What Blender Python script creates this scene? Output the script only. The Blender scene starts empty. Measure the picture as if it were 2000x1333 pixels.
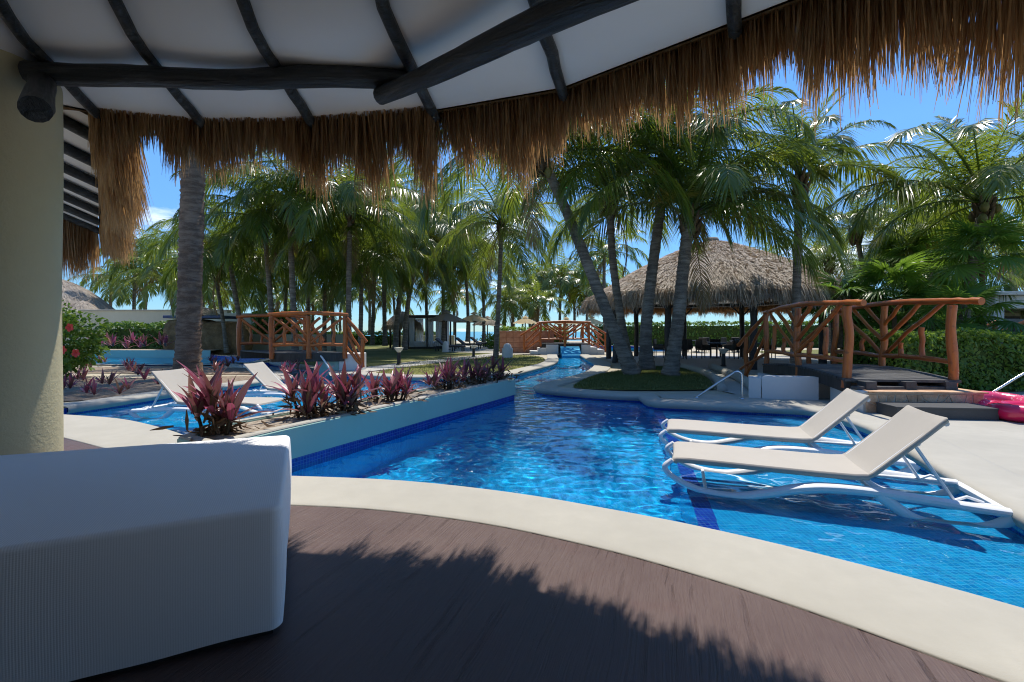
import bpy, math, random
import numpy as np
from mathutils import Vector, Matrix
from mathutils.geometry import delaunay_2d_cdt

rnd = random.Random(7)
rng = np.random.default_rng(7)
SC = bpy.context.scene
COL = SC.collection
PI = math.pi

# ------------------------------------------------------------------ camera
F, CX, HY, CH = 889.0, 1000.0, 648.0, 1.3
cam = bpy.data.cameras.new('camera')
cam.lens, cam.sensor_width = 16.0, 36.0
cam.shift_y = -(666.5 - HY) / 2000.0
cam.clip_start, cam.clip_end = 0.05, 20000
camo = bpy.data.objects.new('camera', cam)
COL.objects.link(camo)
camo.location = (0, 0, CH)
camo.rotation_euler = (PI / 2, 0, 0)
SC.camera = camo

# ------------------------------------------------------------------ sun, sky, exposure
SUN_EL, SUN_AZ = math.radians(67.5), math.radians(14)      # azimuth to the right of straight ahead (+Y)
sd = Vector((math.sin(SUN_AZ) * math.cos(SUN_EL), math.cos(SUN_AZ) * math.cos(SUN_EL), math.sin(SUN_EL)))
sun = bpy.data.lights.new('sun', 'SUN')
sun.energy, sun.angle, sun.color = 3.0, math.radians(0.53), (1.0, 0.94, 0.85)
suno = bpy.data.objects.new('sun', sun)
COL.objects.link(suno)
suno.rotation_euler = sd.to_track_quat('Z', 'Y').to_euler()
suno.location = sd * 60
try:
    sun.cycles.is_caustics_light = True
except Exception:
    pass
W = bpy.data.worlds.new('World')
SC.world = W
W.use_nodes = True
wn, wl = W.node_tree.nodes, W.node_tree.links
wn.clear()
sky = wn.new('ShaderNodeTexSky')
sky.sky_type = 'NISHITA'
sky.sun_disc = False
sky.sun_elevation, sky.sun_rotation = SUN_EL, SUN_AZ
sky.altitude, sky.air_density, sky.dust_density, sky.ozone_density = 1500, 1.0, 0.0, 6.0
bg = wn.new('ShaderNodeBackground')
bg.inputs['Strength'].default_value = 0.120
wo = wn.new('ShaderNodeOutputWorld')
# a few small fair-weather clouds low over the sea
tc = wn.new('ShaderNodeTexCoord')
sep = wn.new('ShaderNodeSeparateXYZ')
wl.new(tc.outputs['Generated'], sep.inputs[0])
mp = wn.new('ShaderNodeMapping')
mp.inputs['Scale'].default_value = (1.0, 1.0, 3.2)
mp.inputs['Location'].default_value = (0.35, 0.2, 0.0)
wl.new(tc.outputs['Generated'], mp.inputs[0])
cn = wn.new('ShaderNodeTexNoise')
cn.inputs['Scale'].default_value, cn.inputs['Detail'].default_value, cn.inputs['Roughness'].default_value = 3.6, 9, 0.6
wl.new(mp.outputs[0], cn.inputs['Vector'])
cr = wn.new('ShaderNodeMapRange')
cr.inputs[1].default_value, cr.inputs[2].default_value, cr.inputs[3].default_value, cr.inputs[4].default_value = 0.565, 0.72, 0, 0.9
wl.new(cn.outputs['Fac'], cr.inputs[0])
ce = wn.new('ShaderNodeMapRange')
ce.inputs[1].default_value, ce.inputs[2].default_value, ce.inputs[3].default_value, ce.inputs[4].default_value = 0.30, 0.16, 0, 1
wl.new(sep.outputs['Z'], ce.inputs[0])
cm = wn.new('ShaderNodeMath'); cm.operation = 'MULTIPLY'
wl.new(cr.outputs[0], cm.inputs[0]); wl.new(ce.outputs[0], cm.inputs[1])
cmix = wn.new('ShaderNodeMixRGB')
cmix.inputs[2].default_value = (8.2, 8.4, 8.6, 1)
wl.new(cm.outputs[0], cmix.inputs[0])
tint = wn.new('ShaderNodeMixRGB'); tint.blend_type = 'MULTIPLY'; tint.inputs[0].default_value = 1.0
tint.inputs[2].default_value = (0.68, 0.93, 1.07, 1)
wl.new(sky.outputs[0], tint.inputs[1])
hz = wn.new('ShaderNodeMapRange')
hz.inputs[1].default_value, hz.inputs[2].default_value, hz.inputs[3].default_value, hz.inputs[4].default_value = 0.0, 0.34, 0.52, 1.0
wl.new(sep.outputs['Z'], hz.inputs[0])
hm = wn.new('ShaderNodeVectorMath'); hm.operation = 'SCALE'
wl.new(tint.outputs[0], hm.inputs[0]); wl.new(hz.outputs[0], hm.inputs[3])
wl.new(hm.outputs[0], cmix.inputs[1])
wl.new(cmix.outputs[0], bg.inputs['Color'])
wl.new(bg.outputs[0], wo.inputs[0])

SC.render.engine = 'CYCLES'
SC.view_settings.view_transform = 'Standard'
SC.view_settings.look = 'None'
SC.view_settings.exposure = 0.88
SC.view_settings.gamma = 1.0
SC.view_settings.use_curve_mapping = False
cy = SC.cycles
cy.use_denoising = True
cy.max_bounces, cy.diffuse_bounces, cy.glossy_bounces, cy.transmission_bounces, cy.transparent_max_bounces = 12, 6, 4, 8, 12
cy.caustics_refractive = True
cy.caustics_reflective = False
cy.sample_clamp_indirect = 6.0
cy.blur_glossy = 0.5
cy.filter_width = 1.1

# ------------------------------------------------------------------ placing helpers
def G(px, py, z=0.0):
    """ground point seen at a pixel of the 2000 px wide photograph, on the level z"""
    Y = (CH - z) * F / (py - HY)
    return ((px - CX) * Y / F, Y)
def at(px, py, Y):
    return Vector(((px - CX) * Y / F, Y, CH - (py - HY) * Y / F))

# ------------------------------------------------------------------ materials
MATS = {}
class N:
    def __init__(s, name):
        s.m = bpy.data.materials.new(name)
        s.m.use_nodes = True
        s.t = s.m.node_tree
        s.t.nodes.clear()
        s.out = s.t.nodes.new('ShaderNodeOutputMaterial')
    def n(s, kind, **kw):
        nd = s.t.nodes.new('ShaderNode' + kind)
        for k, v in kw.items():
            if k.startswith('_'):
                setattr(nd, k[1:], v)
            else:
                key = int(k[1:]) if k[0] == 'i' and k[1:].isdigit() else k.replace('__', ' ')
                if hasattr(v, 'is_output'):
                    s.t.links.new(v, nd.inputs[key])
                else:
                    nd.inputs[key].default_value = v
        return nd
    def math(s, op, a, b=0.0, clamp=False):
        return s.n('Math', _operation=op, i0=a, i1=b, _use_clamp=clamp).outputs[0]
    def mix(s, f, a, b, mode='MIX'):
        a = (*a, 1) if isinstance(a, tuple) and len(a) == 3 else a
        b = (*b, 1) if isinstance(b, tuple) and len(b) == 3 else b
        return s.n('MixRGB', _blend_type=mode, i0=f, i1=a, i2=b).outputs[0]
    def noise(s, scale, detail=4, rough=0.6, vec=None, dist=0.0):
        kw = dict(Scale=float(scale), Detail=float(detail), Roughness=rough, Distortion=dist)
        if vec is not None:
            kw['Vector'] = vec
        return s.n('TexNoise', **kw).outputs['Fac']
    def coord(s, what='Object', scale=(1, 1, 1), rot=(0, 0, 0)):
        c = s.n('TexCoord').outputs[what]
        return s.n('Mapping', Vector=c, Scale=scale, Rotation=rot).outputs[0]
    def wpos(s, scale=(1, 1, 1), rot=(0, 0, 0)):
        c = s.n('NewGeometry').outputs['Position']
        return s.n('Mapping', Vector=c, Scale=scale, Rotation=rot).outputs[0]
    def rng(s, v, a, b, c, d):
        return s.n('MapRange', i0=v, i1=float(a), i2=float(b), i3=float(c), i4=float(d)).outputs[0]
    def bump(s, h, strength=0.3, dist=0.01, normal=None):
        kw = dict(Height=h, Strength=strength, Distance=dist)
        if normal is not None:
            kw['Normal'] = normal
        return s.n('Bump', **kw).outputs[0]
    def bsdf(s, color, rough=0.6, normal=None, spec=0.5, metal=0.0, **kw):
        d = dict(Roughness=rough, Metallic=metal)
        d['Base Color'] = (*color, 1) if isinstance(color, tuple) and len(color) == 3 else color
        d['Specular IOR Level'] = spec
        d.update(kw)
        b = s.t.nodes.new('ShaderNodeBsdfPrincipled')
        for k, v in d.items():
            if hasattr(v, 'is_output'):
                s.t.links.new(v, b.inputs[k])
            else:
                b.inputs[k].default_value = v
        if normal is not None:
            s.t.links.new(normal, b.inputs['Normal'])
        return b.outputs[0]
    def done(s, sh):
        s.t.links.new(sh, s.out.inputs[0])
        MATS[s.m.name] = s.m
        return s.m

def vary(c, k):
    return tuple(min(1, x * k) for x in c)
def rough_mat(name, c, rough=0.7, v=0.15, scale=3.0, bump=0.2, bscale=60, bdist=0.004, spec=0.3, c2=None):
    """a plain weathered surface: two scales of tone and a fine relief"""
    s = N(name)
    p = s.wpos()
    a = s.noise(scale, 5, 0.65, p)
    b = s.noise(scale * 9, 4, 0.6, p)
    col = s.mix(s.rng(a, .3, .7, 0, 1), vary(c, 1 - v), c2 or vary(c, 1 + v * .6))
    col = s.mix(s.rng(b, .35, .75, 0, .5), col, vary(c, 1 - v * .8))
    h = s.noise(bscale, 5, 0.65, p)
    return s.done(s.bsdf(col, rough, s.bump(h, bump, bdist), spec))

def leaf_mat(name, c1, c2, trans=0.35, rough=0.42, tcol=None, spec=0.4, dry=None):
    s = N(name)
    r = s.n('ObjectInfo').outputs['Random']
    p = s.wpos()
    a = s.noise(1.7, 3, .6, p)
    f = s.math('ADD', s.math('MULTIPLY', r, .6), s.math('MULTIPLY', s.rng(a, .3, .7, 0, 1), .4))
    col = s.mix(f, c1, c2)
    if dry:
        col = s.mix(s.rng(s.noise(0.9, 2, .5, p), .60, .72, 0, .8), col, dry)
    b = s.bsdf(col, rough, None, spec)
    t = s.n('BsdfTranslucent', Color=s.mix(.5, col, (*(tcol or c2), 1))).outputs[0]
    return s.done(s.n('MixShader', i0=trans, i1=b, i2=t).outputs[0])

# ------------------------------------------------------------------ mesh building
class MB:
    """collects quads and triangles, then links them as one mesh object"""
    def __init__(s):
        s.v, s.f, s.nv = [], [], 0
        s.uv = None
    def add(s, verts, faces):
        verts = np.asarray(verts, dtype=np.float64).reshape(-1, 3)
        s.v.append(verts)
        n = s.nv
        for f in faces:
            f = np.asarray(f)
            if f.size:
                s.f.append(f.reshape(-1, f.shape[-1]) + n)
        s.nv += len(verts)
        return s
    def box(s, lo, hi, bev=0.0, M=None):
        lo, hi = np.array(lo, float), np.array(hi, float)
        if bev <= 0:
            v = np.array([[x, y, z] for x in (lo[0], hi[0]) for y in (lo[1], hi[1]) for z in (lo[2], hi[2])])
            f = np.array([[0, 1, 3, 2], [4, 6, 7, 5], [0, 4, 5, 1], [2, 3, 7, 6], [0, 2, 6, 4], [1, 5, 7, 3]])
            fs = [f]
        else:
            v, idx = [], {}
            for cx in (0, 1):
                for cyy in (0, 1):
                    for cz in (0, 1):
                        c = np.array([(lo, hi)[cx][0], (lo, hi)[cyy][1], (lo, hi)[cz][2]])
                        sg = np.array([1 - 2 * cx, 1 - 2 * cyy, 1 - 2 * cz])
                        for ax in range(3):
                            q = c + sg * bev
                            q[ax] = c[ax]
                            idx[(cx, cyy, cz, ax)] = len(v)
                            v.append(q)
            quads, tris = [], []
            I = idx
            for ax in range(3):
                o = [a for a in range(3) if a != ax]
                for sgn in (0, 1):
                    q = []
                    for (a, b) in ((0, 0), (1, 0), (1, 1), (0, 1)):
                        k = [0, 0, 0]
                        k[ax] = sgn; k[o[0]] = a; k[o[1]] = b
                        q.append(I[(*k, ax)])
                    quads.append(q)
            for ax in range(3):
                o = [a for a in range(3) if a != ax]
                for a in (0, 1):
                    for b in (0, 1):
                        k0 = [0, 0, 0]; k1 = [0, 0, 0]
                        k0[ax], k1[ax] = 0, 1
                        k0[o[0]] = k1[o[0]] = a; k0[o[1]] = k1[o[1]] = b
                        quads.append([I[(*k0, o[0])], I[(*k1, o[0])], I[(*k1, o[1])], I[(*k0, o[1])]])
            for c in [(a, b, d) for a in (0, 1) for b in (0, 1) for d in (0, 1)]:
                tris.append([I[(*c, 0)], I[(*c, 1)], I[(*c, 2)]])
            v = np.array(v)
            fs = [np.array(quads), np.array(tris)]
        if M is not None:
            v = np.array([M @ Vector(q) for q in v])
        return s.add(v, fs)
    def tube(s, path, rad, n=8, cap=True, flat=1.0, wob=0.0, up=(0, 0, 1)):
        P = np.array([list(p) for p in path], float)
        K = len(P)
        R = np.full(K, rad, float) if np.isscalar(rad) else np.array(rad, float)
        T = np.gradient(P, axis=0)
        T /= np.linalg.norm(T, axis=1)[:, None] + 1e-12
        u = np.array(up, float)
        if abs(T[0] @ u) > .95:
            u = np.array([1., 0, 0])
        A = np.zeros((K, 3))
        a = u - T[0] * (u @ T[0])
        a /= np.linalg.norm(a)
        for i in range(K):
            a = a - T[i] * (a @ T[i])
            a /= np.linalg.norm(a) + 1e-12
            A[i] = a
        B = np.cross(T, A)
        th = np.arange(n) * 2 * PI / n
        rr = R[:, None] * (1 + (wob * rng.standard_normal((K, n)) if wob else np.zeros((K, n))))
        V = P[:, None] + (np.cos(th) * rr)[..., None] * A[:, None] * flat + (np.sin(th) * rr)[..., None] * B[:, None]
        V = V.reshape(-1, 3)
        i, j = np.meshgrid(np.arange(K - 1), np.arange(n), indexing='ij')
        j2 = (j + 1) % n
        Q = np.stack([i * n + j, i * n + j2, (i + 1) * n + j2, (i + 1) * n + j], -1).reshape(-1, 4)
        fs = [Q]
        if cap:
            V = np.vstack([V, P[0], P[-1]])
            jj = np.arange(n); j2 = (jj + 1) % n
            fs.append(np.stack([np.full(n, K * n), j2, jj], -1))
            fs.append(np.stack([np.full(n, K * n + 1), (K - 1) * n + jj, (K - 1) * n + j2], -1))
        return s.add(V, fs)
    def lathe(s, prof, n=20, c=(0, 0, 0), cap=False):
        pr = np.array(prof, float)
        th = np.arange(n) * 2 * PI / n
        V = np.stack([pr[:, :1] * np.cos(th), pr[:, :1] * np.sin(th), np.repeat(pr[:, 1:], n, 1)], -1).reshape(-1, 3) + np.array(c)
        K = len(pr)
        i, j = np.meshgrid(np.arange(K - 1), np.arange(n), indexing='ij')
        j2 = (j + 1) % n
        return s.add(V, [np.stack([i * n + j, i * n + j2, (i + 1) * n + j2, (i + 1) * n + j], -1).reshape(-1, 4)])
    def ribbons(s, P, Wd, S):
        """N ribbons of K points: P (N,K,3), half widths Wd (N,K), side vectors S (N,3) or (N,K,3)"""
        P, Wd, S = np.asarray(P), np.asarray(Wd), np.asarray(S)
        n, K = P.shape[:2]
        s.soft = True
        if S.ndim == 2:
            S = S[:, None]
        off = S * Wd[..., None]
        V = np.stack([P - off, P + off], 2).reshape(-1, 3)
        base = (np.arange(n) * K * 2)[:, None]
        k = np.arange(K - 1)[None] * 2
        Q = np.stack([base + k, base + k + 1, base + k + 3, base + k + 2], -1).reshape(-1, 4)
        return s.add(V, [Q])
    def sheet(s, loop, z=0.0, holes=(), extra=(), zf=None):
        pts = [Vector((p[0], p[1])) for p in loop]
        edges, off = [(i, (i + 1) % len(loop)) for i in range(len(loop))], len(loop)
        for h in holes:
            pts += [Vector((p[0], p[1])) for p in h]
            edges += [(off + i, off + (i + 1) % len(h)) for i in range(len(h))]
            off += len(h)
        pts += [Vector((p[0], p[1])) for p in extra]
        vs, _e, fs, *_ = delaunay_2d_cdt(pts, edges, [], 0, 1e-5)
        va = np.array([[v.x, v.y] for v in vs])
        fa = np.array([list(f) for f in fs])
        c = va[fa].mean(1)
        keep = inside(c, loop)
        for h in holes:
            keep &= ~inside(c, h)
        fa = fa[keep]
        a, b, d = va[fa[:, 0]], va[fa[:, 1]], va[fa[:, 2]]
        cr_ = (b - a)[:, 0] * (d - a)[:, 1] - (b - a)[:, 1] * (d - a)[:, 0]
        fa[cr_ < 0] = fa[cr_ < 0][:, ::-1]
        zz = np.full(len(va), z) if zf is None else np.array([zf(x, y) for x, y in va])
        return s.add(np.column_stack([va, zz]), [fa])
    def mesh(s, name, mat=None, smooth=False, sharp=None):
        V = np.vstack(s.v) if s.v else np.zeros((0, 3))
        if getattr(s, 'origin', None) is not None:
            V = V - np.array(s.origin)
        me = bpy.data.meshes.new(name)
        ls, lt, li, n = [], [], [], 0
        for f in s.f:
            k = f.shape[1]
            ls.append(n + np.arange(len(f)) * k)
            lt.append(np.full(len(f), k))
            li.append(f.reshape(-1))
            n += f.size
        me.vertices.add(len(V))
        me.vertices.foreach_set('co', V.astype(np.float32).ravel())
        me.loops.add(n)
        li = np.concatenate(li).astype(np.int32) if li else np.zeros(0, np.int32)
        me.loops.foreach_set('vertex_index', li)
        ls = np.concatenate(ls).astype(np.int32)
        me.polygons.add(len(ls))
        me.polygons.foreach_set('loop_start', ls)
        me.polygons.foreach_set('loop_total', np.concatenate(lt).astype(np.int32))
        if s.uv is not None:
            uvl = me.uv_layers.new(name='UVMap')
            uvv = np.vstack(s.uv)[li].astype(np.float32)
            uvl.data.foreach_set('uv', uvv.ravel())
        me.update(calc_edges=True)
        me.validate()
        if not smooth and not getattr(s, 'soft', False):
            me.polygons.foreach_set('use_smooth', np.zeros(len(me.polygons), bool))
        if smooth:
            me.polygons.foreach_set('use_smooth', np.ones(len(me.polygons), bool))
            if sharp:
                me.set_sharp_from_angle(angle=math.radians(sharp))
        if mat is not None:
            me.materials.append(MATS[mat] if isinstance(mat, str) else mat)
        return me
    def build(s, name, mat=None, parent=None, smooth=False, sharp=None, local=False, kind=None):
        if parent is not None and not local:
            r = parent
            off = Vector((0, 0, 0))
            while r is not None:
                off += r.location
                r = r.parent
            s.origin = tuple(off)
        o = bpy.data.objects.new(name, s.mesh(name, mat, smooth, sharp))
        COL.objects.link(o)
        if parent is not None:
            o.parent = parent
        if kind:
            o['kind'] = kind
        return o

def inside(P, loop):
    P = np.asarray(P, float); L = np.array([[p[0], p[1]] for p in loop], float)
    r = np.zeros(len(P), bool)
    x, y = P[:, 0], P[:, 1]
    for i in range(len(L)):
        (x1, y1), (x2, y2) = L[i], L[i - 1]
        if y1 == y2:
            continue
        m = ((y1 > y) != (y2 > y)) & (x < (x2 - x1) * (y - y1) / (y2 - y1) + x1)
        r ^= m
    return r

def thing(name, label, cat, loc=(0, 0, 0), rz=0.0, group=None):
    o = bpy.data.objects.new(name, None)
    COL.objects.link(o)
    o.location = loc
    o.rotation_euler = (0, 0, rz)
    o.empty_display_size = .1
    return tag(o, label, cat, group)
def tag(o, label, cat, group=None):
    o['label'], o['category'] = label, cat
    if group:
        o['group'] = group
    return o
def structure(o):
    o['kind'] = 'structure'
    return o
def link(name, me, parent=None, loc=(0, 0, 0), rot=(0, 0, 0), sc=1.0):
    o = bpy.data.objects.new(name, me)
    COL.objects.link(o)
    o.parent = parent
    o.location, o.rotation_euler = loc, rot
    o.scale = (sc, sc, sc) if np.isscalar(sc) else sc
    return o
def copy_thing(root, loc=None, rz=None, label=None, sc=None):
    r = root.copy(); COL.objects.link(r)
    def kids(a, b):
        for ch in a.children:
            d = ch.copy(); COL.objects.link(d); d.parent = b
            kids(ch, d)
    kids(root, r)
    if loc is not None: r.location = loc
    if rz is not None: r.rotation_euler = (0, 0, rz)
    if label: r['label'] = label
    if sc is not None: r.scale = (sc, sc, sc)
    return r
def smooth_path(pts, k=6):
    """Catmull-Rom through points of any dimension"""
    P = [np.array(p, float) for p in pts]
    P = [2 * P[0] - P[1]] + P + [2 * P[-1] - P[-2]]
    out = []
    for i in range(1, len(P) - 2):
        for j in range(k):
            t = j / k
            out.append(.5 * (2 * P[i] + (P[i + 1] - P[i - 1]) * t + (2 * P[i - 1] - 5 * P[i] + 4 * P[i + 1] - P[i + 2]) * t * t + (3 * P[i] - P[i - 1] - 3 * P[i + 1] + P[i + 2]) * t ** 3))
    out.append(P[-2])
    return np.array(out)
def caustic(o, caster=False):
    try:
        if caster: o.cycles.is_caustics_caster = True
        else: o.cycles.is_caustics_receiver = True
    except Exception:
        pass
    return o
# ------------------------------------------------------------------ materials of the setting
rough_mat('cream_concrete', (0.415, 0.395, 0.34), .8, .13, .9, .35, 90, .003, .2)
rough_mat('white_plaster', (0.66, 0.655, 0.63), .75, .06, 1.2, .3, 60, .003, .25)
rough_mat('cream_stucco', (0.56, 0.505, 0.325), .85, .06, 1.5, .6, 38, .006, .15)
rough_mat('beige_wall', (0.50, 0.47, 0.36), .85, .10, .8, .4, 30, .006, .15)
rough_mat('teal_plaster', (0.35, 0.53, 0.46), .75, .06, 1.1, .25, 45, .003, .25)
rough_mat('sand', (0.46, 0.41, 0.31), .95, .12, 1.5, .6, 70, .008, .1)
rough_mat('grey_path', (0.42, 0.405, 0.37), .85, .12, 1.0, .3, 50, .004, .2)
rough_mat('gravel', (0.24, 0.17, 0.115), .95, .5, 9, 1.0, 45, .02, .1, (0.46, 0.37, 0.28))

def grass_mat(name, c1, c2):
    s = N(name)
    p = s.wpos()
    a, b, c = s.noise(.55, 4, .6, p), s.noise(6, 4, .6, p), s.noise(60, 3, .7, p)
    col = s.mix(s.rng(a, .35, .65, 0, 1), c1, c2)
    col = s.mix(s.rng(b, .45, .7, 0, .7), col, vary(c1, .6))
    col = s.mix(s.rng(c, .4, .7, 0, .5), col, vary(c2, 1.35))
    return s.done(s.bsdf(col, .9, s.bump(c, .8, .02), .15))
grass_mat('lawn', (0.095, 0.118, 0.026), (0.22, 0.21, 0.066))
grass_mat('far_lawn', (0.085, 0.11, 0.028), (0.21, 0.20, 0.075))
leaf_mat('grass_blade', (0.06, 0.10, 0.02), (0.16, 0.17, 0.05), .3, .6)

def tile_mat(name, c1, c2, grout, size, uv=False, rough=.12, gs=.07):
    s = N(name)
    p = s.n('TexCoord').outputs['UV'] if uv else s.wpos()
    br = s.n('TexBrick', _offset=0.0, Vector=p, Color1=(*c1, 1), Color2=(*c2, 1), Mortar=(*grout, 1), Scale=1.0)
    br.inputs['Mortar Size'].default_value = size * gs
    br.inputs['Brick Width'].default_value = size
    br.inputs['Row Height'].default_value = size
    br.inputs['Bias'].default_value = 0.0
    col = s.mix(s.rng(s.noise(2.2, 3, .6, p), .3, .7, 0, .35), br.outputs[0], vary(c1, .8))
    h = s.math('SUBTRACT', 1.0, br.outputs['Fac'])
    return s.done(s.bsdf(col, rough, s.bump(h, .5, .004), .5))
tile_mat('pool_tile', (0.003, 0.31, 0.74), (0.008, 0.48, 0.90), (0.05, 0.55, 0.90), .036)
tile_mat('shelf_tile', (0.003, 0.28, 0.70), (0.008, 0.44, 0.86), (0.09, 0.56, 0.90), .036)
tile_mat('cobalt_band', (0.006, 0.02, 0.26), (0.012, 0.06, 0.42), (0.10, 0.22, 0.50), .036, True)
tile_mat('cobalt_floor', (0.006, 0.03, 0.40), (0.010, 0.07, 0.55), (0.10, 0.26, 0.60), .036)

s = N('water')
MATS['water'] = s.m
gl = s.n('BsdfGlass', Color=(0.86, 0.99, 1.0, 1), Roughness=0.0, IOR=1.333)
s.t.links.new(gl.outputs[0], s.out.inputs[0])

s = N('sea')
p = s.wpos((1, .35, 1))
h = s.noise(.6, 6, .6, p)
s.done(s.bsdf(s.mix(s.rng(s.noise(.01, 3, .5, p), .35, .65, 0, 1), (0.02, 0.20, 0.24), (0.03, 0.30, 0.30)), .25, s.bump(h, .5, .3), .5))

# stamped, wood-grained purple-brown concrete of the terrace
s = N('stamped_concrete')
p = s.wpos((1, 1, 1), (0, 0, math.radians(19)))
wob = s.n('VectorMath', _operation='ADD', i0=p, i1=s.n('VectorMath', _operation='SCALE', i0=s.n('TexNoise', Vector=p, Scale=1.6, Detail=2.0).outputs['Color'], Scale=.07).outputs[0]).outputs[0]
st = s.n('Mapping', Vector=wob, Scale=(19, .75, 1)).outputs[0]
g1 = s.noise(1.0, 7, .66, st, .2)
st2 = s.n('Mapping', Vector=wob, Scale=(95, 2.0, 1)).outputs[0]
g2 = s.noise(1.0, 4, .6, st2, .3)
big = s.noise(1.1, 4, .6, p)
patch = s.rng(s.noise(1.9, 3, .5, p), .40, .62, 0, 1)
col = s.mix(s.rng(big, .3, .7, 0, 1), (0.088, 0.053, 0.045), (0.112, 0.074, 0.064))
col = s.mix(s.rng(s.noise(2.1, 5, .6, p), .55, .72, 0, .7), col, (0.105, 0.050, 0.042))
groove = s.math('MULTIPLY', s.rng(g1, .30, .42, 1, 0), patch)
col = s.mix(s.math('MULTIPLY', groove, .15), col, (0.045, 0.037, 0.038))
col = s.mix(s.rng(g2, .55, .8, 0, .22), col, (0.16, 0.13, 0.12))
h = s.math('ADD', s.math('MULTIPLY', groove, -.7), s.math('MULTIPLY', g2, .5))
h = s.math('ADD', h, s.math('MULTIPLY', g1, .5))
s.done(s.bsdf(col, s.rng(big, .3, .7, .42, .58), s.bump(h, .95, .012), .4))

# ------------------------------------------------------------------ the pool: one loop, land on its outer side
WZ = -0.12                                          # water level
# (x, y, coping width)  0 = no coping
near_shore = [(3.10, .2, .55), (2.98, 1.0, .55), (2.72, 1.6, .55), (2.36, 2.10, .70), (1.765, 2.61, .66), (1.25, 2.97, .63), (.73, 3.26, .60), (0, 3.61, .60), (-.94, 3.90, .62), (-1.95, 4.03, .64), (-2.6, 4.06, .64)]
planter = [(-2.62, 4.08), (-2.3, 4.71), (-1.62, 6.1), (-.78, 7.85), (.05, 9.56), (-.05, 9.74), (-.3, 9.78), (-.5, 9.62), (-1.15, 8.5), (-1.95, 7.1), (-2.83, 5.45), (-3.13, 4.85)]
left_shore = [(-3.22, 4.84, .4), (-3.85, 5.45, .7), (-4.78, 6.12, .85), (-5.86, 6.72, .9), (-7.1, 7.08, .8), (-7.62, 7.35, .6)]
left_far = [(-7.6, 7.75, .45), (-7.45, 8.4, .45), (-7.3, 9.3, .45), (-6.95, 10.6, .45), (-6.5, 12.1, .45), (-6.5, 13.4, .45), (-8.6, 15.9, .4), (-10.9, 18.0, .4)]
left_bank = [(-10.2, 19.2, .4), (-8.4, 17.3, .4), (-6.7, 15.7, .4), (-5.6, 14.7, .4), (-4.4, 13.6, .5), (-2.9, 13.0, .5), (-1.6, 13.2, .5), (-.15, 13.8, .5), (.7, 15.7, .5), (1.7, 18.6, .5), (2.15, 21.5, .5), (2.45, 25.2, .5), (2.75, 26.4, .4)]
right_bank = [(3.9, 26.4, .4), (3.7, 23.6, .5), (3.55, 21.0, .55), (3.3, 18.0, .6), (2.3, 14.4, .6), (1.05, 11.9, .55), (.62, 11.0, .5), (.58, 10.5, .5), (.9, 10.05, .45), (1.86, 9.47, .42), (2.6, 9.2, .30)]
shelf_far = [(2.56, 8.75, .3), (2.56, 8.52, .35), (2.68, 8.36, .45), (3.8, 8.02, .5), (4.9, 7.66, .5)]
right_shore = [(5.03, 7.4, .5), (4.87, 6.18, .5), (4.46, 5.16, .5), (3.64, 3.24, .5), (3.3, 2.1, .5), (3.2, .6, .5)]
def sm(seg, k=4):
    return [tuple(q) for q in smooth_path(seg, k)]
pl0 = [(x, y, 0) for x, y in planter]
POOL = sm(near_shore) + pl0 + sm(left_shore) + sm(left_far) + sm(left_bank) + [(2.75, 28.4, .3), (3.95, 28.4, .3)] + sm(right_bank) + shelf_far + sm(right_shore)
PL = [(a, b) for a, b, _ in POOL]
PA = np.array(PL)
def outward(loop):
    A = np.array(loop, float)[:, :2]
    d1 = A - np.roll(A, 1, 0); d2 = np.roll(A, -1, 0) - A
    d1 /= np.linalg.norm(d1, axis=1)[:, None] + 1e-9; d2 /= np.linalg.norm(d2, axis=1)[:, None] + 1e-9
    n1 = np.column_stack([-d1[:, 1], d1[:, 0]]); n2 = np.column_stack([-d2[:, 1], d2[:, 0]])
    b = n1 + n2
    b /= np.linalg.norm(b, axis=1)[:, None] + 1e-9
    k = 1 / np.maximum(.6, (b * n1).sum(1))
    return b * k[:, None]
PN = outward(POOL)

# walls: a cobalt band at the waterline, plain pool tile below
arc = np.concatenate([[0], np.cumsum(np.linalg.norm(np.diff(np.vstack([PA, PA[:1]]), axis=0), axis=1))])
def wall_strip(z0, z1, name, mat, out=0.0):
    m = MB()
    A = PA + PN * out
    A = np.vstack([A, A[:1]])
    n = len(A)
    V = np.vstack([np.column_stack([A, np.full(n, z0)]), np.column_stack([A, np.full(n, z1)])])
    i = np.arange(n - 1)
    m.add(V, [np.stack([i, i + n, i + 1 + n, i + 1], -1)])
    m.uv = [np.column_stack([arc, np.full(n, z0)]), np.column_stack([arc, np.full(n, z1)])]
    return caustic(structure(m.build(name, mat)))
wall_strip(-.30, .0, 'pool_wall_band', 'cobalt_band')
wall_strip(-1.30, -.30, 'pool_wall', 'pool_tile', .004)

LEDGE = [(1.18, 2.6), (1.30, 3.0), (1.5, 3.7), (2.05, 5.9), (2.66, 8.6)]     # edge of the sun shelf
m = MB()
m.sheet([tuple(p) for p in (PA + PN * .01)], -1.25)
caustic(structure(m.build('pool_floor', 'pool_tile')))
shelf = [(a + .15, b) for a, b in LEDGE] + [(5.4, 8.6), (5.4, 6), (4.2, 3.2), (3.6, 0), (3.0, 0), (1.33, 2.4)]
m = MB(); m.sheet(shelf, -.34)
caustic(structure(m.build('sun_shelf_floor', 'shelf_tile')))
m = MB(); m.sheet(LEDGE + [(a + .15, b) for a, b in LEDGE[::-1]], -.34)
caustic(structure(m.build('sun_shelf_edge_floor', 'cobalt_floor')))
m = MB()
Lg = np.array(LEDGE)
V = np.vstack([np.column_stack([Lg, np.full(len(Lg), -1.25)]), np.column_stack([Lg, np.full(len(Lg), -.34)])])
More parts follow.
